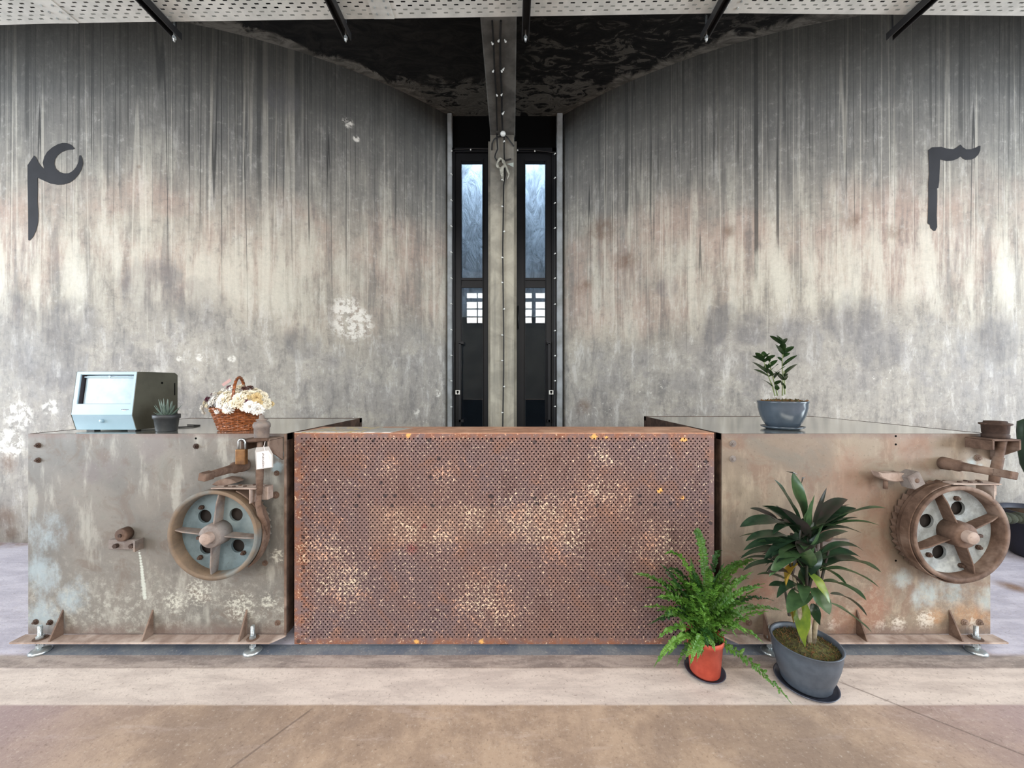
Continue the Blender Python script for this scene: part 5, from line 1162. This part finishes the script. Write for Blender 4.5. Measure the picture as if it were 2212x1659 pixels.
MBc = MB(); MBc.origin = P(1088, 292, YC)
tag(MBc.tube([P(1062.5, 324, 3.99), P(1063, 310, 3.99), P(1068, 300, YC), P(1078, 295, YC), P(1090, 292, YC), P(1096, 297, YC), P(1104, 308, YC), P(1110, 316, 3.99)], 0.007, 8).build('power_cable', m_wire), 'black cable arching over the column top below the lamp', 'cable')
lp = thing('lamp', P(1086, 284, 3.96), 'small round white lamp in a black holder where beam meets column', 'lamp')
MB().cyl(P(1086, 274, 3.985), P(1086, 283, 3.95), 0.028, n=20).build('holder', m_black, lp)
MB().ball(P(1086.5, 289, 3.93), 0.029, 20, (1, 1, .9)).build('globe', m_bulb, lp)
m_rag = simple('dirty_white_cloth', S(176, 174, 160), S(120, 118, 106), 30, 0.9)
rg = MB(); rg.origin = P(1082, 352, 3.97)
c = Vector(P(1081.5, 353, 3.975)); pts = [c+Vector((.036*math.cos(a)*(1-.25*math.sin(a)), 0, .050*math.sin(a))) for a in [2*PI*k/24 for k in range(25)]]
rg.tube(pts, [.012+.004*math.sin(k) for k in range(25)], 8, cap=False)
rg.tube([c+Vector((.01, 0, -.05)), c+Vector((.015, -.005, -.12)), c+Vector((.03, 0, -.19))], [.024, .016, .006], 8, flat=.4)
rg.tube([c+Vector((.03, 0, .03)), c+Vector((.06, -.004, -.04)), c+Vector((.09, 0, -.12)), c+Vector((.07, 0, -.17))], [.008, .010, .009, .003], 8, flat=.4)
tag(rg.build('cloth_loop', m_rag), 'dirty white cloth knotted in a loop on the column', 'rag')
tr = MB(); tr.origin = P(1104, 353, YB)
tag(tr.prism([P(1094, 354, YB), P(1109.3, 351, YB), P(1109.3, 361, YB)], (0, .004, 0)).build('tape_piece', simple('pale_tape', S(170, 178, 168), None, 5, .7)), 'pale triangular piece of tape on the column beside the cloth', 'tape')

# ================================================================ cactus at the right edge
cx0, cy0 = 3.985, 2.76
ca = thing('potted_cactus', (cx0, cy0, 0), 'tall ribbed cactus in a black tub by the right wall', 'plant')
m_tub = simple('black_tub', S(38, 40, 56), S(30, 32, 44), 5, 0.5)
potlathe(MB(), [(.15, 0), (.17, .02), (.205, .30), (.22, .305), (.222, .345)], (cx0, cy0, 0), .008).build('tub', m_tub, ca)
MB().lathe([(0.0005, .31), (.205, .31), (.205, .29), (0.0005, .29)], (cx0, cy0, 0), n=30).build('soil', m_mossb, ca)
m_cact = simple('dark_cactus_green', S(48, 70, 48), S(34, 52, 38), 20, 0.5)
def cactus_arm(pts, r):
    b = MB(); n = 20; rings = []
    P_ = [Vector(p) for p in pts]
    for i, p in enumerate(P_):
        k = r*(1.0 if 0 < i < len(P_)-1 else .7 if i == 0 else .35)
        rings.append([b.bm.verts.new(p+Vector((math.cos(2*PI*j/n), math.sin(2*PI*j/n), 0))*k*(1.0 if j % 4 in (0, 1) else .62)) for j in range(n)])
    for i in range(len(P_)-1):
        for j in range(n): b.bm.faces.new((rings[i][j], rings[i][(j+1) % n], rings[i+1][(j+1) % n], rings[i+1][j])).smooth = True
    b.bm.faces.new(rings[0]); b.bm.faces.new(rings[-1]); return b.build('cactus_stem', m_cact, ca)
cactus_arm([(3.93, 2.76, .30), (3.93, 2.76, .5), (3.89, 2.75, .62), (3.85, 2.75, .70), (3.82, 2.74, .80), (3.81, 2.74, .95), (3.815, 2.74, 1.02), (3.815, 2.74, 1.04)], .048)
cactus_arm([(3.96, 2.78, .30), (3.97, 2.78, .6), (3.98, 2.78, .9), (3.98, 2.78, 1.0)], .05)
for i, (x, y, r) in enumerate(((2182, 1098, .05), (2168, 1104, .05), (2200, 1100, .04), (2210, 1094, .05))):
    q = at(x, y, 2.62); MB().ball((q.x+.03, 2.66, .335), r, 12, (1.1, 1, .8)).build('round_cactus', simple('olive_cactus', S(50, 54, 36), S(36, 40, 26), 30, .9, bump=.6), ca)
